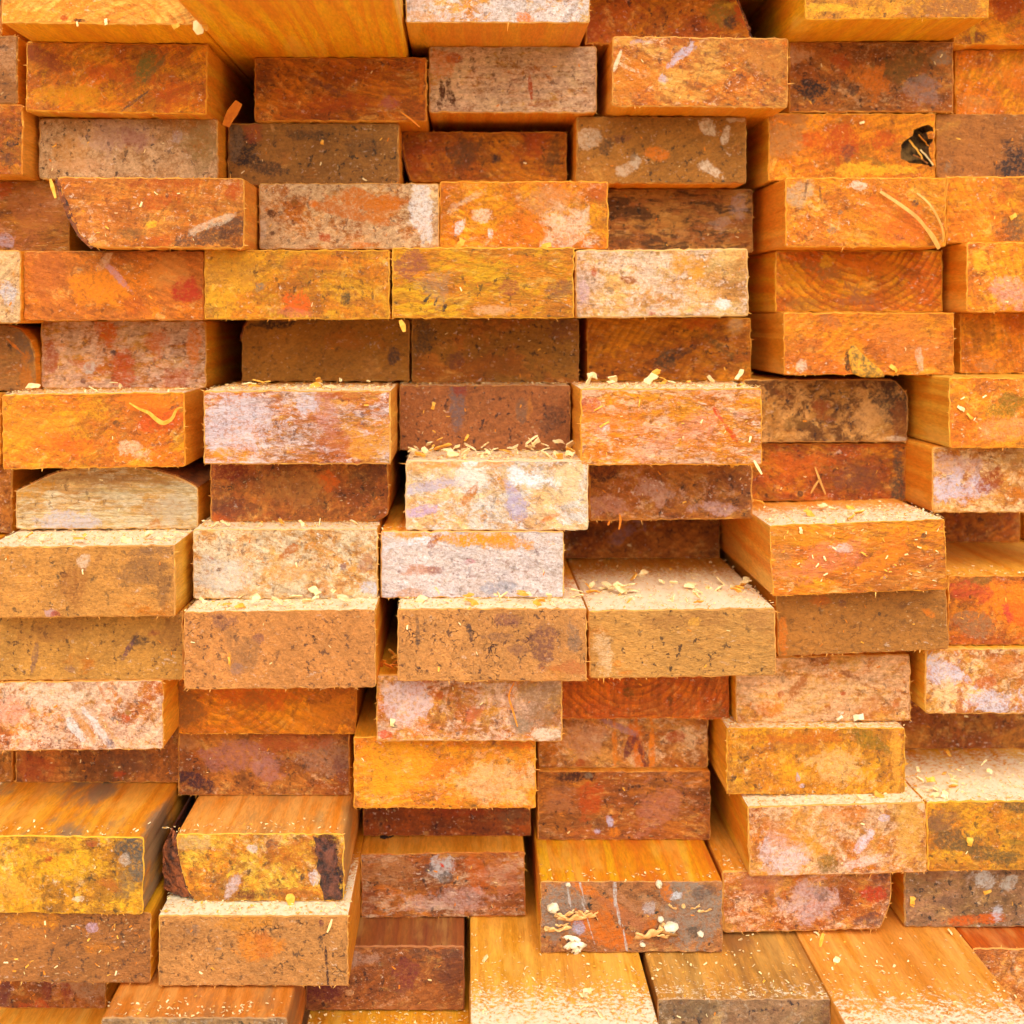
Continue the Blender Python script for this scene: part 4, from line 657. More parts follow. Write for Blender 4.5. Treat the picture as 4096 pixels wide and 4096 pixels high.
def make_plank(p):
    r = random.Random(p['seed'])
    d = p['d']; k = d * K
    cx3, cz3 = (p['X0'] + p['X1']) / 2, (p['Z0'] + p['Z1']) / 2
    p['cx'], p['cy'] = VX + cx3 / k, VY - cz3 / k
    w, h = p['X1'] - p['X0'], p['Z1'] - p['Z0']
    if 'pithpx' in p: p['pith'] = local_pts(p, [p['pithpx']])[0]
    else: p['pith'] = (r.uniform(-.06, .06), r.choice((-1, 1)) * r.uniform(.03, .09))
    L = REAR - p['Y']
    if 'outline' in p:
        xs = local_pts(p, p['outline'])
        pts = []
        for x, z in xs:   # clamp to the settled box
            pts.append((max(-w / 2, min(w / 2, x)), max(-h / 2, min(h / 2, z))))
        pts = pts[::-1]   # picture order is clockwise -> counter-clockwise in x,z
    else:
        pts = [(-w / 2, -h / 2), (w / 2, -h / 2), (w / 2, h / 2), (-w / 2, h / 2)]
    pts = round_corners(pts, r.uniform(.0008, .0022))
    loop = jitter_loop(pts, .0028, .00022, r)
    low = .00012
    ring = [v + Vector((0, 0)) for v in loop]
    bev = r.uniform(.0004, .0008)
    inner = inset(loop, bev)
    inner = [v + Vector((r.gauss(0, low), r.gauss(0, low))) for v in inner]
    bm = bmesh.new()
    v_in = [bm.verts.new((v.x, r.gauss(0, .00012), v.y)) for v in inner]
    v_r = [bm.verts.new((v.x, bev * r.uniform(.6, 1.5), v.y)) for v in ring]
    v_b = [bm.verts.new((v.x, L, v.y)) for v in ring]
    n = len(ring)
    for i in range(n):
        j = (i + 1) % n
        f = bm.faces.new((v_in[i], v_r[i], v_r[j], v_in[j])); f.material_index = 2
        f = bm.faces.new((v_r[i], v_b[i], v_b[j], v_r[j])); f.material_index = 1
    f = bm.faces.new(v_b[::-1]); f.material_index = 1
    mats = [end_mat(p), side_mat(p), rim_mat(p)]
    if 'hole' in p:
        hp = jitter_loop(local_pts(p, p['hole']), .002, .0004, r)
        coords = [Vector((v.co.x, v.co.z)) for v in v_in] + [Vector(v) for v in hp]
        m = len(hp)
        edges = [(i, (i + 1) % n) for i in range(n)] + [(n + i, n + (i + 1) % m) for i in range(m)]
        vs, es, fs, *_ = delaunay_2d_cdt(coords, edges, [], 0, 1e-7)
        hv = [bm.verts.new((v.x, 0, v.y)) for v in hp]
        allv = v_in + hv
        def inside(c):
            ok = False
            for i in range(m):
                a, b = hp[i], hp[(i + 1) % m]
                if (a.y > c.y) != (b.y > c.y) and c.x < (b.x - a.x) * (c.y - a.y) / (b.y - a.y) + a.x: ok = not ok
            return ok
        def inside_outer(c):
            ok = False
            for i in range(n):
                a, b = coords[i], coords[(i + 1) % n]
                if (a.y > c.y) != (b.y > c.y) and c.x < (b.x - a.x) * (c.y - a.y) / (b.y - a.y) + a.x: ok = not ok
            return ok
        for f in fs:
            c = sum((vs[i] for i in f), Vector((0, 0))) / len(f)
            if inside(c) or not inside_outer(c): continue
            try:
                ff = bm.faces.new([allv[i] for i in f])
            except Exception:
                pass
        deep = [bm.verts.new((v.x * 1.0 + r.gauss(0, .0006), .018 + r.gauss(0, .003), v.y + r.gauss(0, .0006))) for v in hp]
        for i in range(m):
            j = (i + 1) % m
            f = bm.faces.new((hv[i], hv[j], deep[j], deep[i])); f.material_index = 3
        f = bm.faces.new(deep); f.material_index = 3
        mats.append(M_HOLE)
    else:
        bm.faces.new(v_in)
    bmesh.ops.recalc_face_normals(bm, faces=bm.faces)
    me = bpy.data.meshes.new('sawn_plank'); bm.to_mesh(me); bm.free()
    o = link('sawn_plank', me, mats)
    o.location = (cx3, p['Y'], cz3)
    o.rotation_euler = (0, math.radians(p['roll']), 0)
    tag(o, p['label'], 'plank', 'sawn planks stacked in courses')
    p['obj'] = o
    # torn fibres along the sawn edge
    bm = bmesh.new()
    per = n
    cnt = int(46 * p.get('fuzz', 1.0))
    for _ in range(cnt):
        i = r.randrange(n); a = ring[i]; nn = inset(ring, -1.0)[i] - a if False else None
        b = ring[(i + 1) % n]; t = b - a
        if t.length < 1e-7: continue
        out = Vector((t.y, -t.x)).normalized()
        ln = abs(r.gauss(.0006, .0006)) + .0004
        if r.random() < .05: ln *= 2.2
        tip = a + out * ln * r.uniform(.3, 1.0) + t.normalized() * r.gauss(0, .0008)
        wv = t.normalized() * r.uniform(.00012, .0004)
        y0 = r.uniform(.0002, .0012)
        q = [bm.verts.new((a.x - wv.x, y0, a.y - wv.y)), bm.verts.new((a.x + wv.x, y0 + .0002, a.y + wv.y)), bm.verts.new((tip.x, y0 - r.uniform(-.0004, .0016), tip.y))]
        bm.faces.new(q)
    me = bpy.data.meshes.new('torn_fibres'); bm.to_mesh(me); bm.free()
    f = link('torn_fibres', me, [M_FIBD if p['s']['c1'][0] < 185 else M_FIB], o)
    f['kind'] = 'stuff'
    return o

for p in PL: make_plank(p)
BY = {p['key']: p for p in PL}

# ------------------------------------------------------------------ bark, knots and fungi: parts of their planks
def strip_part(p, name, pts_px, th_px, mat, y0=.001, y1=None, rough=.0006, inset_in=0.0):
    """a rough shell lying on the outline pts_px (picture order), th_px thick outwards, running down the plank"""
    r = random.Random(p['seed'] + 5)
    pts = [Vector(v) for v in local_pts(p, pts_px)]
    dense = []
    for a, b in zip(pts, pts[1:]):
        kk = max(1, int((b - a).length / .002))
        dense += [a.lerp(b, j / kk) for j in range(kk)]
    dense.append(pts[-1])
    th = th_px * p['d'] * K
    m = len(dense)
    rows = [y0, y0 + .004, y0 + .010, y0 + .02, y0 + .04, y0 + .08, (y1 or (REAR - p['Y'] - .01))]
    bm = bmesh.new(); grid = []
    for ri, y in enumerate(rows):
        row_o, row_i = [], []
        for i, v in enumerate(dense):
            t = (dense[min(i + 1, m - 1)] - dense[max(i - 1, 0)]).normalized()
            nrm = Vector((t.y, -t.x)) if True else t
            e = math.sin(math.pi * (i + .4) / (m - .2)) ** .5
            tt = th * (.35 + .65 * e) * r.uniform(.65, 1.25)
            row_o.append(bm.verts.new((v.x + nrm.x * tt, y + r.gauss(0, rough), v.y + nrm.y * tt)))
            row_i.append(bm.verts.new((v.x - nrm.x * inset_in, y + r.gauss(0, rough * .5), v.y - nrm.y * inset_in)))
        grid.append((row_o, row_i))
    for i in range(m - 1):
        bm.faces.new((grid[0][0][i], grid[0][0][i + 1], grid[0][1][i + 1], grid[0][1][i]))
        for a, b in zip(grid, grid[1:]):
            bm.faces.new((a[0][i], b[0][i], b[0][i + 1], a[0][i + 1]))
            bm.faces.new((a[1][i], a[1][i + 1], b[1][i + 1], b[1][i]))
    bmesh.ops.recalc_face_normals(bm, faces=bm.faces)
    me = bpy.data.meshes.new(name); bm.to_mesh(me); bm.free()
    return link(name, me, [mat], p['obj'])

strip_part(BY['a3'], 'bark', [(107, 337), (118, 375), (132, 410), (152, 445), (176, 467)][::-1], 6, M_BARK, y0=.0005, inset_in=.0015)
strip_part(BY['a7'], 'bark', [(30, 926), (60, 913), (85, 900), (110, 891), (140, 885), (180, 880), (225, 878), (265, 882), (300, 889), (335, 900), (358, 911), (373, 920)][::-1], 3.5, M_BARKL, y0=.0015, inset_in=.001)
strip_part(BY['d0'], 'bark', [(1380, -32), (1390, 0), (1402, 30), (1411, 55), (1418, 83)][::-1], 6, M_BARK, y0=.001, inset_in=.002)
strip_part(BY['c2'], 'bark', [(775, 342), (766, 310), (759, 280), (757, 236)][::-1], 3, M_BARK, y0=.001, inset_in=.004)
strip_part(BY['b5'], 'bark', [(456, 640), (460, 618), (470, 603)][::-1], 4, M_BARK, y0=.001, inset_in=.004)

def lump_part(p, name, px, py, rx, ry, mat, proud=.0008, y=0.0, seed=0, n=22, ang=0, pts=None):
    """a low irregular dome set in the sawn end"""
    r = random.Random(seed + 31)
    k = p['d'] * K
    c = Vector(local_pts(p, [(px, py)])[0])
    bm = bmesh.new()
    rings = []
    if pts: base = [Vector(v) - c for v in local_pts(p, pts)]
    else: base = [Vector((math.cos(t) * rx * k, math.sin(t) * ry * k)) * r.uniform(.82, 1.15) for t in [2 * math.pi * i / n for i in range(n)]]
    for s, hgt in ((1.0, -.0004), (1.0, .35), (.86, .75), (.55, 1.0)):
        rings.append([bm.verts.new((c.x + v.x * s, y - proud * hgt * r.uniform(.7, 1.3) if hgt > 0 else y + .0006, c.y + v.y * s)) for v in base])
    m = len(base)
    for a, b in zip(rings, rings[1:]):
        for i in range(m):
            bm.faces.new((a[i], a[(i + 1) % m], b[(i + 1) % m], b[i]))
    bm.faces.new(rings[-1])
    bmesh.ops.recalc_face_normals(bm, faces=bm.faces)
    me = bpy.data.meshes.new(name); bm.to_mesh(me); bm.free()
    return link(name, me, [mat], p['obj'])

lump_part(BY['e5'], 'knot', 1630, 690, 30, 28, M_KNOT, .0011, seed=3,
          pts=[(1602, 680), (1600, 665), (1606, 652), (1614, 652), (1622, 662), (1632, 672), (1644, 684), (1658, 694), (1666, 702), (1668, 711), (1650, 712), (1624, 711), (1608, 704)])
lump_part(BY['a12'], 'resin_pocket', 620, 1640, 20, 50, noise_mat('black resin', (30, 17, 16), (128, 72, 50), 200.0, .35, 1.0, .004), .0012, seed=8,
          pts=[(590, 1577), (602, 1582), (612, 1579), (622, 1590), (635, 1592), (632, 1606), (638, 1622), (634, 1640), (641, 1655), (638, 1672), (645, 1688), (640, 1699), (628, 1695), (612, 1699), (609, 1682), (603, 1668), (606, 1652), (597, 1638), (601, 1618), (594, 1606), (597, 1594)])

def top_knot(p, px, dy, rx, ry):
    r = random.Random(3); bm = bmesh.new()
    c = Vector((X(px, p['d'] + dy / FAR) - p['obj'].location.x, dy, p['Z1'] - p['obj'].location.z + .0002))
    lo, hi = [], []
    for i in range(20):
        a = 2 * math.pi * i / 20; q = r.uniform(.8, 1.15)
        lo.append(bm.verts.new(c + Vector((math.cos(a) * rx * q, math.sin(a) * ry * q, -.0004))))
        hi.append(bm.verts.new(c + Vector((math.cos(a) * rx * q * .8, math.sin(a) * ry * q * .8, .0004))))
    for i in range(20): bm.faces.new((lo[i], lo[(i + 1) % 20], hi[(i + 1) % 20], hi[i]))
    bm.faces.new(hi)
    bmesh.ops.recalc_face_normals(bm, faces=bm.faces)
    me = bpy.data.meshes.new('knot'); bm.to_mesh(me); bm.free()
    link('knot', me, [noise_mat('black knot', (30, 24, 20), (66, 44, 30), 400.0, .8)], p['obj'])
top_knot(BY['b13'], 731, .033, .0045, .0095)

# slab of bark on the left of the golden plank
def bark_slab(p):
    r = random.Random(77); k = p['d'] * K
    left = [(299, 1618), (300, 1645), (301, 1672), (306, 1694)]
    bm = bmesh.new(); rows = 16; cols = 9; g = []
    for j in range(rows + 1):
        t = j / rows
        y_px = 1576 + t * 120
        xr = 332 + (366 - 332) * t ** 1.6 + 3
        xl = 316 - 16 * min(1, t * 3.2) + 3 * max(0, t - .8) * 10 * .3
        row = []
        for i in range(cols + 1):
            s = i / cols
            x, z = local_pts(p, [(xl + (xr - xl) * s + r.gauss(0, 1.0), y_px + r.gauss(0, 1.2))])[0]
            y = .001 + .010 * (1 - s) ** 1.5 + r.gauss(0, .0011)
            row.append(bm.verts.new((x, y, z)))
        g.append(row)
    back = [[bm.verts.new((v.co.x + .001, .5, v.co.z)) for v in row[:1]] for row in g]
    for j in range(rows):
        for i in range(cols):
            bm.faces.new((g[j][i], g[j][i + 1], g[j + 1][i + 1], g[j + 1][i]))
        bm.faces.new((g[j][0], g[j + 1][0], back[j + 1][0], back[j][0]))
    bmesh.ops.recalc_face_normals(bm, faces=bm.faces)
    me = bpy.data.meshes.new('bark'); bm.to_mesh(me); bm.free()
    o = link('bark', me, [M_BARK], p['obj'])
bark_slab(BY['a12'])

# splinters standing in the rotted hollow
def hollow_fibres(p):
    r = random.Random(5)
    for (x0, y0, x1, y1, w, mt) in ((1720, 262, 1740, 300, 3.2, M_CHIPY), (1742, 280, 1760, 312, 3.0, M_CHIP), (1738, 252, 1752, 276, 2.0, M_CHIPO), (1728, 290, 1750, 308, 3.0, M_FIBD)):
        bm = bmesh.new(); k = p['d'] * K
        a, b = [Vector(v) for v in local_pts(p, [(x0, y0), (x1, y1)])]
        t = (b - a).normalized(); nn = Vector((-t.y, t.x)) * w * k * .5
        rows = []
        for i in range(7):
            s = i / 6; c = a.lerp(b, s) + nn * math.sin(s * 3) * .8
            y = .006 - .006 * s + r.gauss(0, .0005)
            rows.append((bm.verts.new((c.x - nn.x * (1 - s * .4), y, c.y - nn.y)), bm.verts.new((c.x + nn.x, y - .0006, c.y + nn.y * (1 - s * .4)))))
        for q, u in zip(rows, rows[1:]): bm.faces.new((q[0], q[1], u[1], u[0]))
        me = bpy.data.meshes.new('torn_splinter'); bm.to_mesh(me); bm.free()
        link('torn_splinter', me, [mt], p['obj'])
hollow_fibres(BY['e2'])

def bracket(p, px, py, size, mat, seed, up=0.3, tilt=0.0, lobes=5, flat=.55):
    """a small fan-shaped bracket fungus growing out of the cut end"""
    r = random.Random(seed); k = p['d'] * K; R = size * k
    c = Vector(local_pts(p, [(px, py)])[0])
    bm = bmesh.new(); N = 26; rows = []
    for j in range(6):
        s = j / 5
        row = []
        for i in range(N + 1):
            a = math.pi * (i / N) * 1.25 - math.pi * .125
            wob = 1 + .16 * math.sin(a * lobes * 2 + seed) * s + r.gauss(0, .03) * s
            x = math.cos(a) * R * s * wob
            out = math.sin(a) * R * s * wob * .9
            z = up * R * s * s + .16 * R * s * math.sin(a * lobes + seed)
            xx = x * math.cos(tilt) - z * math.sin(tilt); zz = x * math.sin(tilt) + z * math.cos(tilt)
            row.append(bm.verts.new((c.x + xx, -max(out, -.0006) * flat - .0003, c.y + zz)))
        rows.append(row)
    for a, b in zip(rows, rows[1:]):
        for i in range(N):
            try: bm.faces.new((a[i], a[i + 1], b[i + 1], b[i]))
            except Exception: pass
    bmesh.ops.remove_doubles(bm, verts=bm.verts, dist=1e-6)
    geo = bmesh.ops.solidify(bm, geom=bm.faces[:], thickness=R * .12)
    bmesh.ops.recalc_face_normals(bm, faces=bm.faces)
    for f in bm.faces: f.smooth = True
    me = bpy.data.meshes.new('fungus'); bm.to_mesh(me); bm.free()
    return link('fungus', me, [mat], p['obj'])

def blob(p, px, py, rx, ry, mat, seed, proud=.003):
    o = lump_part(p, 'fungus', px, py, rx, ry, mat, proud, seed=seed, n=18)
    for f in o.data.polygons: f.use_smooth = True
    return o

c13 = BY['c13']
bracket(c13, 1082, 1732, 26, M_FUNGT, 1, .35, .1)
bracket(c13, 1106, 1728, 18, M_FUNGT, 2, .5, -.15)
bracket(c13, 1066, 1727, 17, M_FUNGT, 3, .45, .2)
bracket(c13, 1052, 1752, 24, M_FUNGT, 4, .2, .12, flat=.5)
bracket(c13, 1060, 1745, 12, M_FUNGT, 12, .2, .1)
bracket(c13, 1084, 1774, 20, M_FUNG, 5, -.5, .1, 7)
bracket(c13, 1080, 1765, 16, M_FUNG, 6, -.35, -.2, 7)
bracket(c13, 1228, 1764, 26, M_FUNGT, 7, .5, .3)
bracket(c13, 1244, 1764, 16, M_FUNGT, 8, .3, -.3)
blob(c13, 1044, 1712, 12, 9, M_FUNG, 1, .004)
blob(c13, 1266, 1748, 14, 9, M_FUNG, 2, .005)
blob(c13, 1246, 1734, 6, 5, M_FUNG, 3, .003)
blob(c13, 1243, 1668, 6, 7, M_FUNG, 4, .003)
bracket(c13, 1268, 1712, 8, M_FUNGT, 22, .4, -.5)
bracket(c13, 1312, 1712, 9, M_FUNGT, 21, .3, .35)
blob(c13, 1289, 1709, 4, 4, M_FUNGT, 6, .002)
bracket(c13, 1330, 1718, 12, M_FUNGT, 23, .25, .2)
blob(c13, 1321, 1761, 6, 5, M_FUNG, 9, .003)
blob(c13, 1072, 1669, 5, 4, M_FUNG, 10, .002)
blob(c13, 1212, 1782, 6, 4, M_FUNG, 11, .002)
bracket(c13, 1086, 1784, 9, M_FUNG, 9, -1.2, .1)

# ------------------------------------------------------------------ loose bits: chips, straws, shavings
def ribbon(name, pts, w, mat, label, cat, group=None, curl=0.0, taper=.5, thick=.0004):
    """a thin curved strip through world points"""
    bm = bmesh.new(); n = len(pts); rows = []
    for i, c in enumerate(pts):
        t = (pts[min(i + 1, n - 1)] - pts[max(i - 1, 0)]).normalized()
        side = t.cross(Vector((0, -1, 0)))
        if side.length < 1e-4: side = Vector((1, 0, 0))
        side.normalize()
        s = i / (n - 1)
        ww = w * (1 - taper * abs(2 * s - 1)) * .5
        tw = Matrix.Rotation(curl * s, 3, t)
        sd = tw @ side; up = sd.cross(t).normalized() * thick
        rows.append([bm.verts.new(c - sd * ww), bm.verts.new(c + sd * ww), bm.verts.new(c + sd * ww + up), bm.verts.new(c - sd * ww + up)])
    for a, b in zip(rows, rows[1:]):
        for i in range(4): bm.faces.new((a[i], a[(i + 1) % 4], b[(i + 1) % 4], b[i]))
    bm.faces.new(rows[0]); bm.faces.new(rows[-1])
    bmesh.ops.recalc_face_normals(bm, faces=bm.faces)
    o_ = sum(pts, Vector()) / n
    bmesh.ops.translate(bm, verts=bm.verts, vec=-o_)
    me = bpy.data.meshes.new(name); bm.to_mesh(me); bm.free()
    o = link(name, me, [mat]); o.location = o_
    tag(o, label, cat, group)
    return o

def curve_pts(pxs, p, lift=.0012, n=5, ls=None):
    out = []
    P3 = [Vector((X(x, p['d']), p['d'] * FAR - lift - (ls[i] if ls else 0), Z(y, p['d']))) for i, (x, y) in enumerate(pxs)]
    for i in range(len(P3) - 1):
        p0, p1, p2, p3 = P3[max(i - 1, 0)], P3[i], P3[i + 1], P3[min(i + 2, len(P3) - 1)]
        for j in range(n):
            t = j / n
            out.append(.5 * ((2 * p1) + (p2 - p0) * t + (2 * p0 - 5 * p1 + 4 * p2 - p3) * t * t + (3 * p1 - p0 - 3 * p2 + p3) * t ** 3))
    out.append(P3[-1])
    return out

ribbon('straw', curve_pts([(1659, 362), (1690, 385), (1722, 410), (1745, 436), (1768, 470)], BY['e3'], .002, ls=[0, .003, .004, .003, .001]), .0021, M_STRAW, 'thick dry straw slanting down the orange pink plank', 'straw', taper=.2)
ribbon('straw', curve_pts([(1746, 430), (1758, 446), (1770, 468)], BY['e3'], .003), .0016, M_STRAW, 'short straw frayed off the lower end of the thick straw', 'straw', taper=.5)
ribbon('straw', curve_pts([(1728, 365), (1748, 386), (1764, 412), (1774, 435), (1777, 456)], BY['e3'], .002, ls=[0, .003, .003, .002, 0]), .0014, M_STRAW, 'thin dry straw curving down right of the thick one', 'straw', taper=.3)
ribbon('wood_shaving', curve_pts([(246, 760), (266, 771), (284, 778), (300, 790), (314, 796), (328, 788), (336, 772), (346, 768)], BY['a6'], .002, ls=[0, .001, .002, .004, .005, .004, .003, .001]),   .0027, M_CHIPY, 'curled pale shaving clinging to the fiery orange plank', 'shaving', taper=.75, curl=.8)
ribbon('wood_splinter', curve_pts([(426, 238), (434, 220), (444, 204), (451, 193)], dict(d=.83), .0), .0062, M_CHIPO, 'orange splinter leaning in the black gap beside the green-stained plank', 'splinter', taper=.3)
ribbon('wood_splinter', curve_pts([(96, 338), (100, 352), (106, 374)], BY['a3'], .001), .0022, M_CHIPY, 'thin yellow splinter hanging on the bark-edged plank\'s upper left corner', 'splinter')
ribbon('wood_splinter', curve_pts([(756, 212), (775, 226), (792, 241)], BY['b1'], .003), .0010, M_CHIPO, 'hair-thin orange splinter below the dark rust plank', 'splinter')
ribbon('wood_splinter', curve_pts([(755, 604), (760, 614), (763, 626)], BY['c4'], .001), .0032, M_CHIPY, 'small golden splinter dangling under the plank with black nicks', 'splinter')
ribbon('wood_splinter', curve_pts([(1421, 868), (1428, 880), (1436, 894)], BY['d6'], .002), .0016, M_CHIP, 'cream sliver hanging off the lower right corner of the glossy orange plank', 'splinter')
ribbon('wood_splinter', curve_pts([(970, 1285), (960, 1310), (968, 1340), (976, 1368)], BY['b10'], .003), .0011, M_CHIPO, 'long orange hair of wood bent across the pink white plank', 'splinter')
ribbon('wood_splinter', curve_pts([(1168, 968), (1170, 980), (1167, 998)], BY['d7'], .002), .0014, M_CHIPO, 'orange splinter hanging in front of the open pocket', 'splinter')
ribbon('wood_splinter', curve_pts([(1150, 982), (1146, 990)], BY['d7'], .002), .0014, M_CHIPO, 'tiny orange splinter left of the one hanging before the open pocket', 'splinter')
ribbon('wood_splinter', curve_pts([(627, 1731), (623, 1744), (618, 1756)], BY['a13'], .002), .0013, M_CHIP, 'pale sliver stuck above the vertical crack of the tan plank', 'splinter')
ribbon('wood_splinter', curve_pts([(1536, 880 + 0), (1545, 905), (1556, 932)], BY['e7'], .002), .0014, M_STRAW, 'one leg of a bent straw on the shaded orange plank', 'straw')
ribbon('wood_splinter', curve_pts([(1544, 904), (1536, 916), (1528, 930)], BY['e7'], .002), .0014, M_STRAW, 'shorter leg of the bent straw on the shaded orange plank', 'straw')
ribbon('wood_splinter', curve_pts([(1553, 1760), (1550, 1772), (1547, 1786)], dict(d=.80), 0), .0022, M_CHIPY, 'pale splinter standing on the golden plank top under the dusty rose end', 'splinter')
ribbon('wood_splinter', curve_pts([(372, 40), (376, 54), (379, 66)], BY['a0'], .002), .0060, M_CHIP, 'tuft of torn pale wood at the freshly cut plank\'s lower right corner', 'splinter')
ribbon('wood_splinter', curve_pts([(384, 42), (389, 52), (393, 60)], BY['a0'], .003), .0030, M_CHIPY, 'yellow torn wisp right of the pale tuft on the freshly cut plank', 'splinter')
ribbon('wood_splinter', curve_pts([(548, 1682), (549, 1690), (551, 1704)], BY['a12'], .003), .0052, M_CHIPY, 'stubby golden splinter on the joint under the black resin pocket plank', 'splinter')

def chip_mesh(r, size, asp, curl, mat):
    bm = bmesh.new(); n = 5; rows = []
    w, l = size * asp, size
    for i in range(n):
        s = i / (n - 1) - .5
        a = curl * s * 2
        y, z = l * s, -l * .25 * (1 - math.cos(a)) if curl else 0
        ww = w * .5 * r.uniform(.6, 1.1)
        sk = w * r.uniform(-.12, .12)
        rows.append([bm.verts.new((-ww + sk, y, z)), bm.verts.new((ww + sk, y + l * r.uniform(-.08, .08), z + size * r.uniform(-.04, .06))),
                     bm.verts.new((ww + sk, y, z - size * .09)), bm.verts.new((-ww + sk, y, z - size * .09))])
    for a, b in zip(rows, rows[1:]):
        for i in range(4): bm.faces.new((a[i], b[i], b[(i + 1) % 4], a[(i + 1) % 4]))
    bm.faces.new(rows[0]); bm.faces.new(rows[-1][::-1])
    bmesh.ops.recalc_face_normals(bm, faces=bm.faces)
    me = bpy.data.meshes.new('wood_chip'); bm.to_mesh(me); bm.free()
    me.materials.append(mat)
    return me

def chip(loc, rot, size, asp, mat, label, r, group=None, curl=.6):
    o = bpy.data.objects.new('wood_chip', chip_mesh(r, size, asp, curl, mat)); COL.objects.link(o)
    o.location = loc; o.rotation_euler = rot
    tag(o, label, 'wood chip', group)
    return o

# chips stuck on sawn ends, one by one
rc = random.Random(41)
for (px, py, key, sz, asp, an, mt, lab) in (
    (267, 386, 'a3', 13, .45, 20, M_CHIP, 'square cream chip in the middle of the bark-edged plank'),
    (295, 365, 'a3', 11, .35, -50, M_CHIP, 'slim cream chip above the middle of the bark-edged plank'),
    (1625, 207 + 25, 'e2', 12, .5, 70, M_CHIP, 'cream chip near the top of the plank with the rotted hollow'),
    (608, 269, 'b2', 10, .8, 10, M_CHIPY, 'small yellow chip in the middle of the earthy brown plank'),
    (688, 339, 'b2', 13, .3, -60, M_CHIP, 'cream sliver at the bottom edge of the earthy brown plank'),
    (868, 460, 'c3', 26, .7, 30, M_CHIPY, 'yellow chip at the bottom of the bright orange plank spattered white'),
    (1031, 464, 'c3', 24, .5, 80, M_CHIPY, 'flat yellow chip on the golden tan plank\'s top edge'),
    (1685, 695, 'e5', 22, .5, -50, M_CHIPY, 'torn yellow chip beside the loose yellow knot'),
    (1815, 752 - 1, 'f6', 12, .3, 60, M_CHIP, 'pale chip at upper left of the plank with the dark olive oval'),
    (1812, 770, 'f6', 20, .4, -60, M_CHIP, 'long cream chip above the forked one on the orange plank with golden flank'),
    (1828, 785, 'f6', 18, .4, -45, M_CHIPY, 'yellow chip below the long cream chip on the orange plank with golden flank'),
    (740, 1340 + 22, 'b10', 18, .7, 5, M_CHIP, 'square pink-white chip low on the pink white plank'),
    (1619, 1352, 'd10', 26, .55, 80, M_FUNG, 'big corn-like cream chip on the lower edge of the pale pink plank'),
    (1583, 1354, 'd10', 16, .45, 60, M_FUNG, 'smaller cream chip left of the corn-like one'),
    (1829, 1587, 'e12', 20, .75, 5, M_CHIPY, 'rounded yellow chip lodged on the curved bark band'),
    (1720, 1697, 'e13', 18, .8, 0, M_CHIPY, 'teardrop yellow chip at the left of the grey mouldy plank'),
    (1862, 1681, 'e13', 20, .4, 75, M_CHIPY, 'orange yellow chip right of centre on the grey mouldy plank'),
    (1910, 408, 'f3', 18, .7, 60, M_CHIPY, 'yellow chip stuck beside the dark smudge on an orange plank'),
    (1560 - 242, 1068 + 4 - 0, 'e8', 1, .4, 0, M_CHIP, ''),
    (1510, 1000, 'e8', 16, .5, -10, M_CHIP, 'cream chip at the top left of the bright jutting orange plank'),
    (1555, 1053, 'e8', 12, .4, -25, M_CHIP, 'slim white chip in the middle of the bright jutting orange plank'),
    (1630, 1045, 'e8', 18, .25, -55, M_CHIPY, 'yellow splinter chip right of middle on the bright jutting orange plank'),
    (1414, 828, 'd6', 15, .35, 15, M_CHIP, 'cream chip near the right edge of the glossy orange plank'),
    (1128, 770, 'd6', 22, .2, 60, M_CHIPY, 'thin yellow chip at the upper left of the glossy orange plank'),
    (1140, 800, 'd6', 26, .18, 60, M_CHIPY, 'yellow needle chip at the left of the glossy orange plank'),
    (1206, 738 + 22, 'd6', 16, .2, 5, M_CHIPY, 'upright yellow needle chip under the top edge of the glossy orange plank'),
    (1208, 868, 'd7', 18, .7, -30, M_CHIP, 'cream chip hanging at the top of the pinkish maroon plank'),
    (1385, 875, 'd7', 22, .7, 70, M_CHIPY, 'pair-sized tan chip at the top right of the pinkish maroon plank'),
    (560, 1065, 'b8', 12, .35, -15, M_CHIP, 'yellowish sliver in the middle of the beige grey plank'),
    (433, 1245, 'a9', 17, .35, -5, M_CHIPY, 'upright yellow chip on the crazed ochre plank'),
    (818, 765, 'c6', 18, .6, 20, M_CHIPY, 'tan chip at the upper left of the matt brown plank'),
    (815, 845, 'c6', 20, .25, 30, M_CHIPY, 'tan needle chip low on the left of the matt brown plank'),
    (880, 826, 'c6', 18, .35, 30, M_CHIPY, 'forked orange chip low in the middle of the matt brown plank'),
    (157, 1078 - 0, 'a8', 12, .3, -10, M_CHIP, 'white sliver under the torn knot of the ochre plank'),
    (63, 40, 'a0', 1, .5, 0, M_CHIP, ''),
    (147, 46, 'a0', 12, .4, -10, M_CHIP, 'small curl of wood on the lower edge of the freshly cut plank'),
    (201, 42, 'a0', 16, .5, -15, M_CHIP, 'larger curl of wood midway along the freshly cut plank\'s lower edge'),
    (333, 50, 'a0', 18, .8, 60, M_CHIPY, 'crumpled yellow curl under the right of the freshly cut plank'),
):
    if not lab: continue
    p = BY[key]; k = p['d'] * K
    chip((X(px, p['d']), p['Y'] - .0016, Z(py, p['d'])), (math.radians(90 + rc.uniform(-14, 6)), math.radians(an), rc.uniform(-.2, .2)), sz * .78 * k, asp, mt, lab, rc, None, rc.uniform(.3, 1.0))

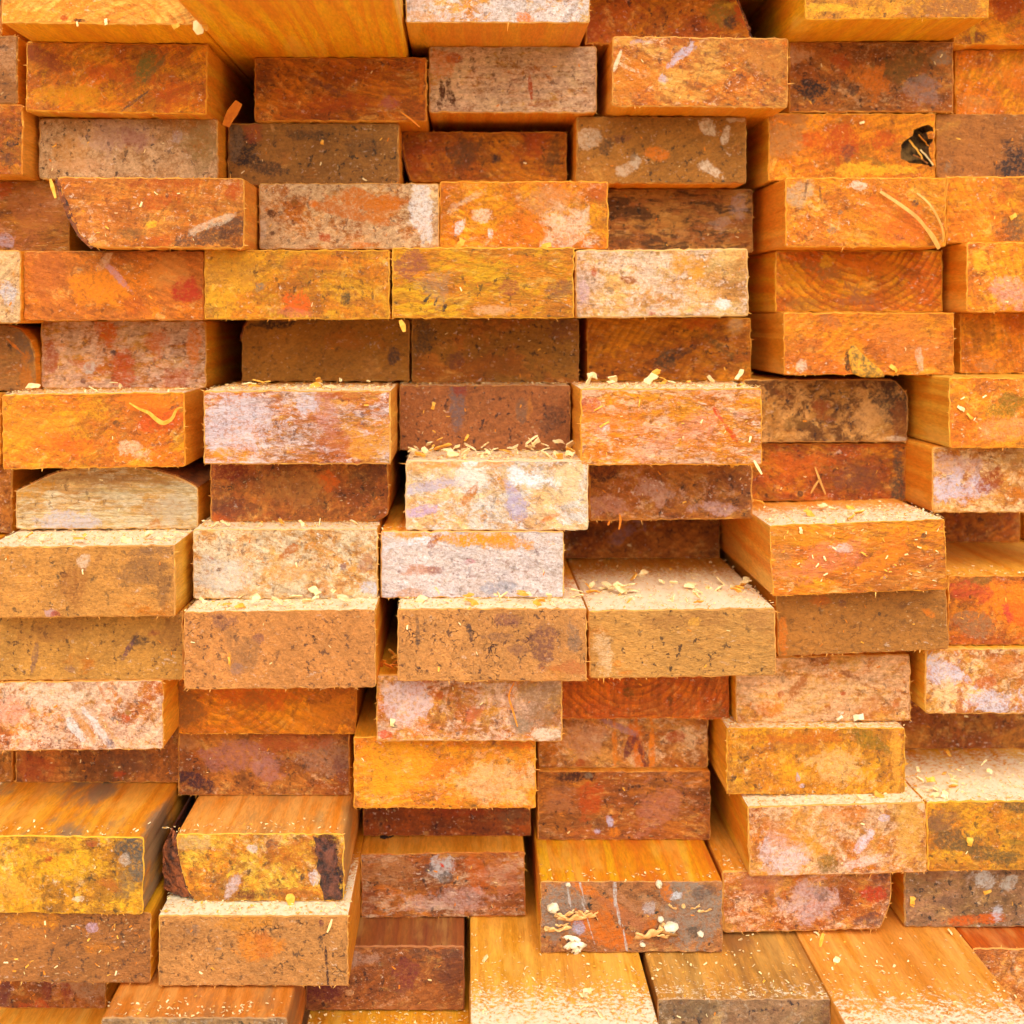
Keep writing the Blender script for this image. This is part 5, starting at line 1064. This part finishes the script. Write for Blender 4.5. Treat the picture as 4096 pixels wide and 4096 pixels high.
# heaps of chips lying on the ledges: each chip its own object
def heap(key, n, x0, x1, depth, label, group, szr=(.0045, .010), pile=.003, mats=(M_CHIP, M_CHIP, M_CHIPY), seed=1):
    r = random.Random(seed); p = BY[key]
    ztop = p['Z1']
    for i in range(n):
        px = r.uniform(x0, x1)
        y = p['Y'] + abs(r.gauss(0, depth * 1.5)) + .003
        sz = r.uniform(*szr) * .75
        loc = (X(px, p['d']) , y, ztop + .0012 + abs(r.gauss(0, pile)) + math.tan(math.radians(-p['roll'])) * 0)
        chip(loc, (r.gauss(0, .5), r.gauss(0, .5), r.uniform(0, 6.28)), sz, r.uniform(.35, .95), r.choice(mats), label, r, group, r.uniform(.1, 1.0))
heap('c7', 46, 770, 1095, .014, 'cream wood chip in the heap on the lilac-washed white plank', 'chips heaped on the lilac-washed white plank', pile=.0045, seed=11, mats=(M_CHIP, M_CHIP, M_CHIP, M_CHIPY))
heap('d6', 14, 1100, 1436, .012, 'cream wood chip lying on top of the glossy orange plank', 'chips on the glossy orange plank', pile=.003, seed=12)
heap('b6', 10, 395, 735, .012, 'cream wood chip lying on the lavender white plank\'s top', 'chips on the lavender white plank', pile=.0025, seed=13)
heap('a6', 5, 20, 340, .008, 'cream wood chip lying on the fiery orange plank\'s top', 'chips on the fiery orange plank', pile=.002, seed=14)
heap('a9', 20, 360, 705, .016, 'cream wood chip on the sawdust ledge of the crazed ochre plank', 'chips on the crazed ochre plank', pile=.003, seed=15)
heap('b9', 20, 756, 1104, .016, 'cream wood chip on the ledge of the plum-smeared ochre plank', 'chips on the plum-smeared ochre plank', pile=.003, seed=16)
heap('c9', 34, 1115, 1460, .035, 'cream wood chip on the floor of the open pocket', 'chips on the floor of the open pocket', pile=.002, seed=17)
heap('a8', 12, 5, 330, .018, 'cream wood chip on the ledge over the torn knot plank', 'chips on the torn knot plank', szr=(.005, .009), pile=.0015, seed=18)
heap('b8', 8, 380, 705, .012, 'cream wood chip on top of the beige grey plank', 'chips on the beige grey plank', szr=(.004, .009), pile=.0015, seed=19)
heap('d12', 12, 1420, 1745, .018, 'cream wood chip on the ledge of the peach lilac plank', 'chips on the peach lilac plank', pile=.0012, seed=20)
heap('e12', 16, 1755, 1930, .03, 'cream wood chip on the plank with the curved bark band', 'chips on the bark-banded golden plank', pile=.002, seed=21)
heap('e8', 10, 1470, 1780, .02, 'cream wood chip on the bright jutting orange plank\'s top', 'chips on the bright jutting orange plank', szr=(.005, .010), pile=.0012, seed=22)
heap('e14', 9, 1640, 1960, .05, 'cream wood chip on the golden plank top with swirled grain', 'chips on the swirl-grained golden plank top', szr=(.004, .009), pile=.0006, seed=23)
heap('c14', 6, 900, 1240, .05, 'cream wood chip on the golden plank top left of the dark one', 'chips on the left golden plank top', szr=(.004, .009), pile=.0006, seed=24)
heap('d14', 5, 1255, 1560, .05, 'cream wood chip on the dark brown weathered plank top', 'chips on the dark weathered plank top', szr=(.004, .008), pile=.0005, seed=25)
heap('d10', 3, 1500, 1690, .004, 'crumb of wood on the top edge of the streaked pale pink plank', 'crumbs on the streaked pale pink plank', szr=(.003, .005), pile=.0008, seed=26)
heap('b10', 6, 714, 748, .014, 'amber chip at the foot of the upright black slot', 'amber chips in the upright black slot', szr=(.0045, .010), pile=.003, mats=(M_CHIPY, M_CHIPY, M_CHIPO), seed=27)

# fine sawdust: one object nobody could count
def sawdust():
    r = random.Random(99)
    bm = bmesh.new()
    def flake(c, nx, size, asp, mi, flat):
        a = r.uniform(0, 6.28)
        u = Vector((math.cos(a), math.sin(a), r.gauss(0, .3)))
        v = Vector((-math.sin(a), math.cos(a), r.gauss(0, .3))) * asp
        if not flat:
            u = Vector((u.x, u.z * .4, u.y)); v = Vector((v.x, v.z * .4, v.y))
        u *= size; v *= size
        q = [bm.verts.new(c - u - v), bm.verts.new(c + u - v * r.uniform(.3, 1)), bm.verts.new(c + u * r.uniform(.5, 1) + v), bm.verts.new(c - u * r.uniform(.5, 1) + v)]
        f = bm.faces.new(q); f.material_index = mi
    for p in PL:
        du = p.get('dusted', 0)
        if du > 0:
            n = int(1500 * min(du, 1.3)) if p['key'] not in ('c14', 'd14', 'e14') else int(1100 * du)
            reach = .010 + .035 * du
            if p['key'] in ('c14', 'd14', 'e14', 'c9'): reach *= 2.0
            for _ in range(n):
                x = r.uniform(p['X0'], p['X1']); y = p['Y'] + min(abs(r.gauss(0, reach * .9)), reach * 3.5) + .0005
                zc = p['Z1'] + r.uniform(.0002, .0012) - math.sin(math.radians(p['roll'])) * (x - (p['X0'] + p['X1']) / 2)
                flake(Vector((x, y, zc)), 0, r.uniform(.0004, .0011), r.uniform(.2, .6), r.choice((0, 0, 0, 1)), True)
        fl = p['s']['fleck']
        n = int(20 * fl * fl + 4)
        if p['key'] in ('z13', 'd6', 'e8', 'a3', 'f4', 'f6'): n *= 3
        roll = math.radians(p['roll'])
        if 'outline' in p: n //= 2
        for _ in range(n):
            x = r.uniform(p['X0'] + .004, p['X1'] - .004); z = r.uniform(p['Z0'] + .004, p['Z1'] - .004)
            flake(Vector((x, p['Y'] - r.uniform(.0002, .0008), z)), 0, r.uniform(.0004, .0014), r.uniform(.12, .4), r.choice((0, 1, 2, 2)), False)
    me = bpy.data.meshes.new('sawdust'); bm.to_mesh(me); bm.free()
    o = link('sawdust', me, [M_CHIP, M_CHIPY, M_CHIPO])
    tag(o, 'fine pale sawdust strewn over the ledges and sawn ends', 'sawdust', None, 'stuff')
sawdust()

# ------------------------------------------------------------------ added dark board that keeps the gaps black, and the ground below
def box_mesh(name, lo, hi):
    bm = bmesh.new()
    bmesh.ops.create_cube(bm, size=1.0)
    for v in bm.verts:
        v.co = Vector([lo[i] + (v.co[i] + .5) * (hi[i] - lo[i]) for i in range(3)])
    bmesh.ops.bevel(bm, geom=bm.edges[:], offset=.002, segments=1, affect='EDGES')
    me = bpy.data.meshes.new(name); bm.to_mesh(me); bm.free()
    return me
GZ = min(p['Z0'] for p in PL) - .002
m_board = noise_mat('dark board', (60, 46, 40), (44, 34, 32), 30.0, .9)
tag(link('added_dark_board', box_mesh('added_dark_board', (-.66, REAR + .002, GZ + .001), (.70, REAR + .022, .75)), [m_board]), 'added dark board closing the far end of the plank stack, black in the gaps', 'board')

m_gr, nt, b = new_mat('sawdust strewn yard')
tc = nt.n('ShaderNodeTexCoord').outputs['Object']
n1 = nt.noise(tc, 3.0, 8.0, .65); n2 = nt.noise(tc, 60.0, 6.0, .7)
nt.set(b, 'Base Color', nt.mix(nt.ramp(n2, .35, .65), nt.mix(nt.ramp(n1, .4, .6), lin((236, 194, 132)), lin((222, 172, 108))), lin((244, 210, 156))))
nt.set(b, 'Roughness', .95)
bm = bmesh.new()
q = [bm.verts.new(v) for v in ((-60, -60, 0), (60, -60, 0), (60, 60, 0), (-60, 60, 0))]
bm.faces.new(q)
me = bpy.data.meshes.new('ground'); bm.to_mesh(me); bm.free()
g = link('ground', me, [m_gr]); g.location = (0, 0, GZ); tag(g, kind='structure')

# ------------------------------------------------------------------ light, sky, camera
EL, AZ = math.radians(39), math.radians(-6)     # overcast: the sun behind the photographer's shoulder, spread wide
w = bpy.data.worlds.new('World'); scene.world = w; w.use_nodes = True
wt = w.node_tree; wt.nodes.clear()
sky = wt.nodes.new('ShaderNodeTexSky'); sky.sky_type = 'NISHITA'; sky.sun_disc = False
sky.sun_elevation = EL; sky.sun_rotation = math.pi + AZ
sky.air_density = 1.0; sky.dust_density = 3.0; sky.ozone_density = 1.0
bg = wt.nodes.new('ShaderNodeBackground'); bg.inputs[1].default_value = 0.11
wo = wt.nodes.new('ShaderNodeOutputWorld')
wt.links.new(sky.outputs[0], bg.inputs[0]); wt.links.new(bg.outputs[0], wo.inputs[0])

sun = bpy.data.lights.new('sun', 'SUN'); sun.energy = 1.35; sun.angle = math.radians(75); sun.color = (1.0, .93, .82)
so = bpy.data.objects.new('sun', sun); COL.objects.link(so)
sdir = Vector((math.sin(AZ) * math.cos(EL), -math.cos(AZ) * math.cos(EL), math.sin(EL)))   # towards the sun
so.rotation_euler = sdir.to_track_quat('Z', 'Y').to_euler(); so.location = sdir * 5

cam = bpy.data.cameras.new('camera')
co = bpy.data.objects.new('camera', cam); COL.objects.link(co)
co.location = (0, 0, 0); co.rotation_euler = (math.radians(90), 0, 0)
cam.sensor_width = 36.0
cam.lens = 36.0 * FAR / (1932 * K)
cam.shift_x = (966 - VX) / 1932.0
cam.shift_y = -(966 - VY) / 1932.0
cam.clip_start = .02; cam.clip_end = 400
cam.dof.use_dof = True; cam.dof.focus_distance = .785 * FAR; cam.dof.aperture_fstop = 8.0
scene.camera = co

vs = scene.view_settings
vs.view_transform = 'Standard'; vs.look = 'None'; vs.exposure = 1.04; vs.gamma = 1.0; vs.use_curve_mapping = False
scene.render.resolution_x = scene.render.resolution_y = 1024
scene.cycles.max_bounces = 8; scene.cycles.diffuse_bounces = 5
scene.cycles.use_adaptive_sampling = True; scene.cycles.adaptive_threshold = 0.02
scene.cycles.use_denoising = True
scene.cycles.denoiser = 'OPENIMAGEDENOISE'
scene.cycles.denoising_input_passes = 'RGB_ALBEDO_NORMAL'
scene.cycles.denoising_prefilter = 'ACCURATE'
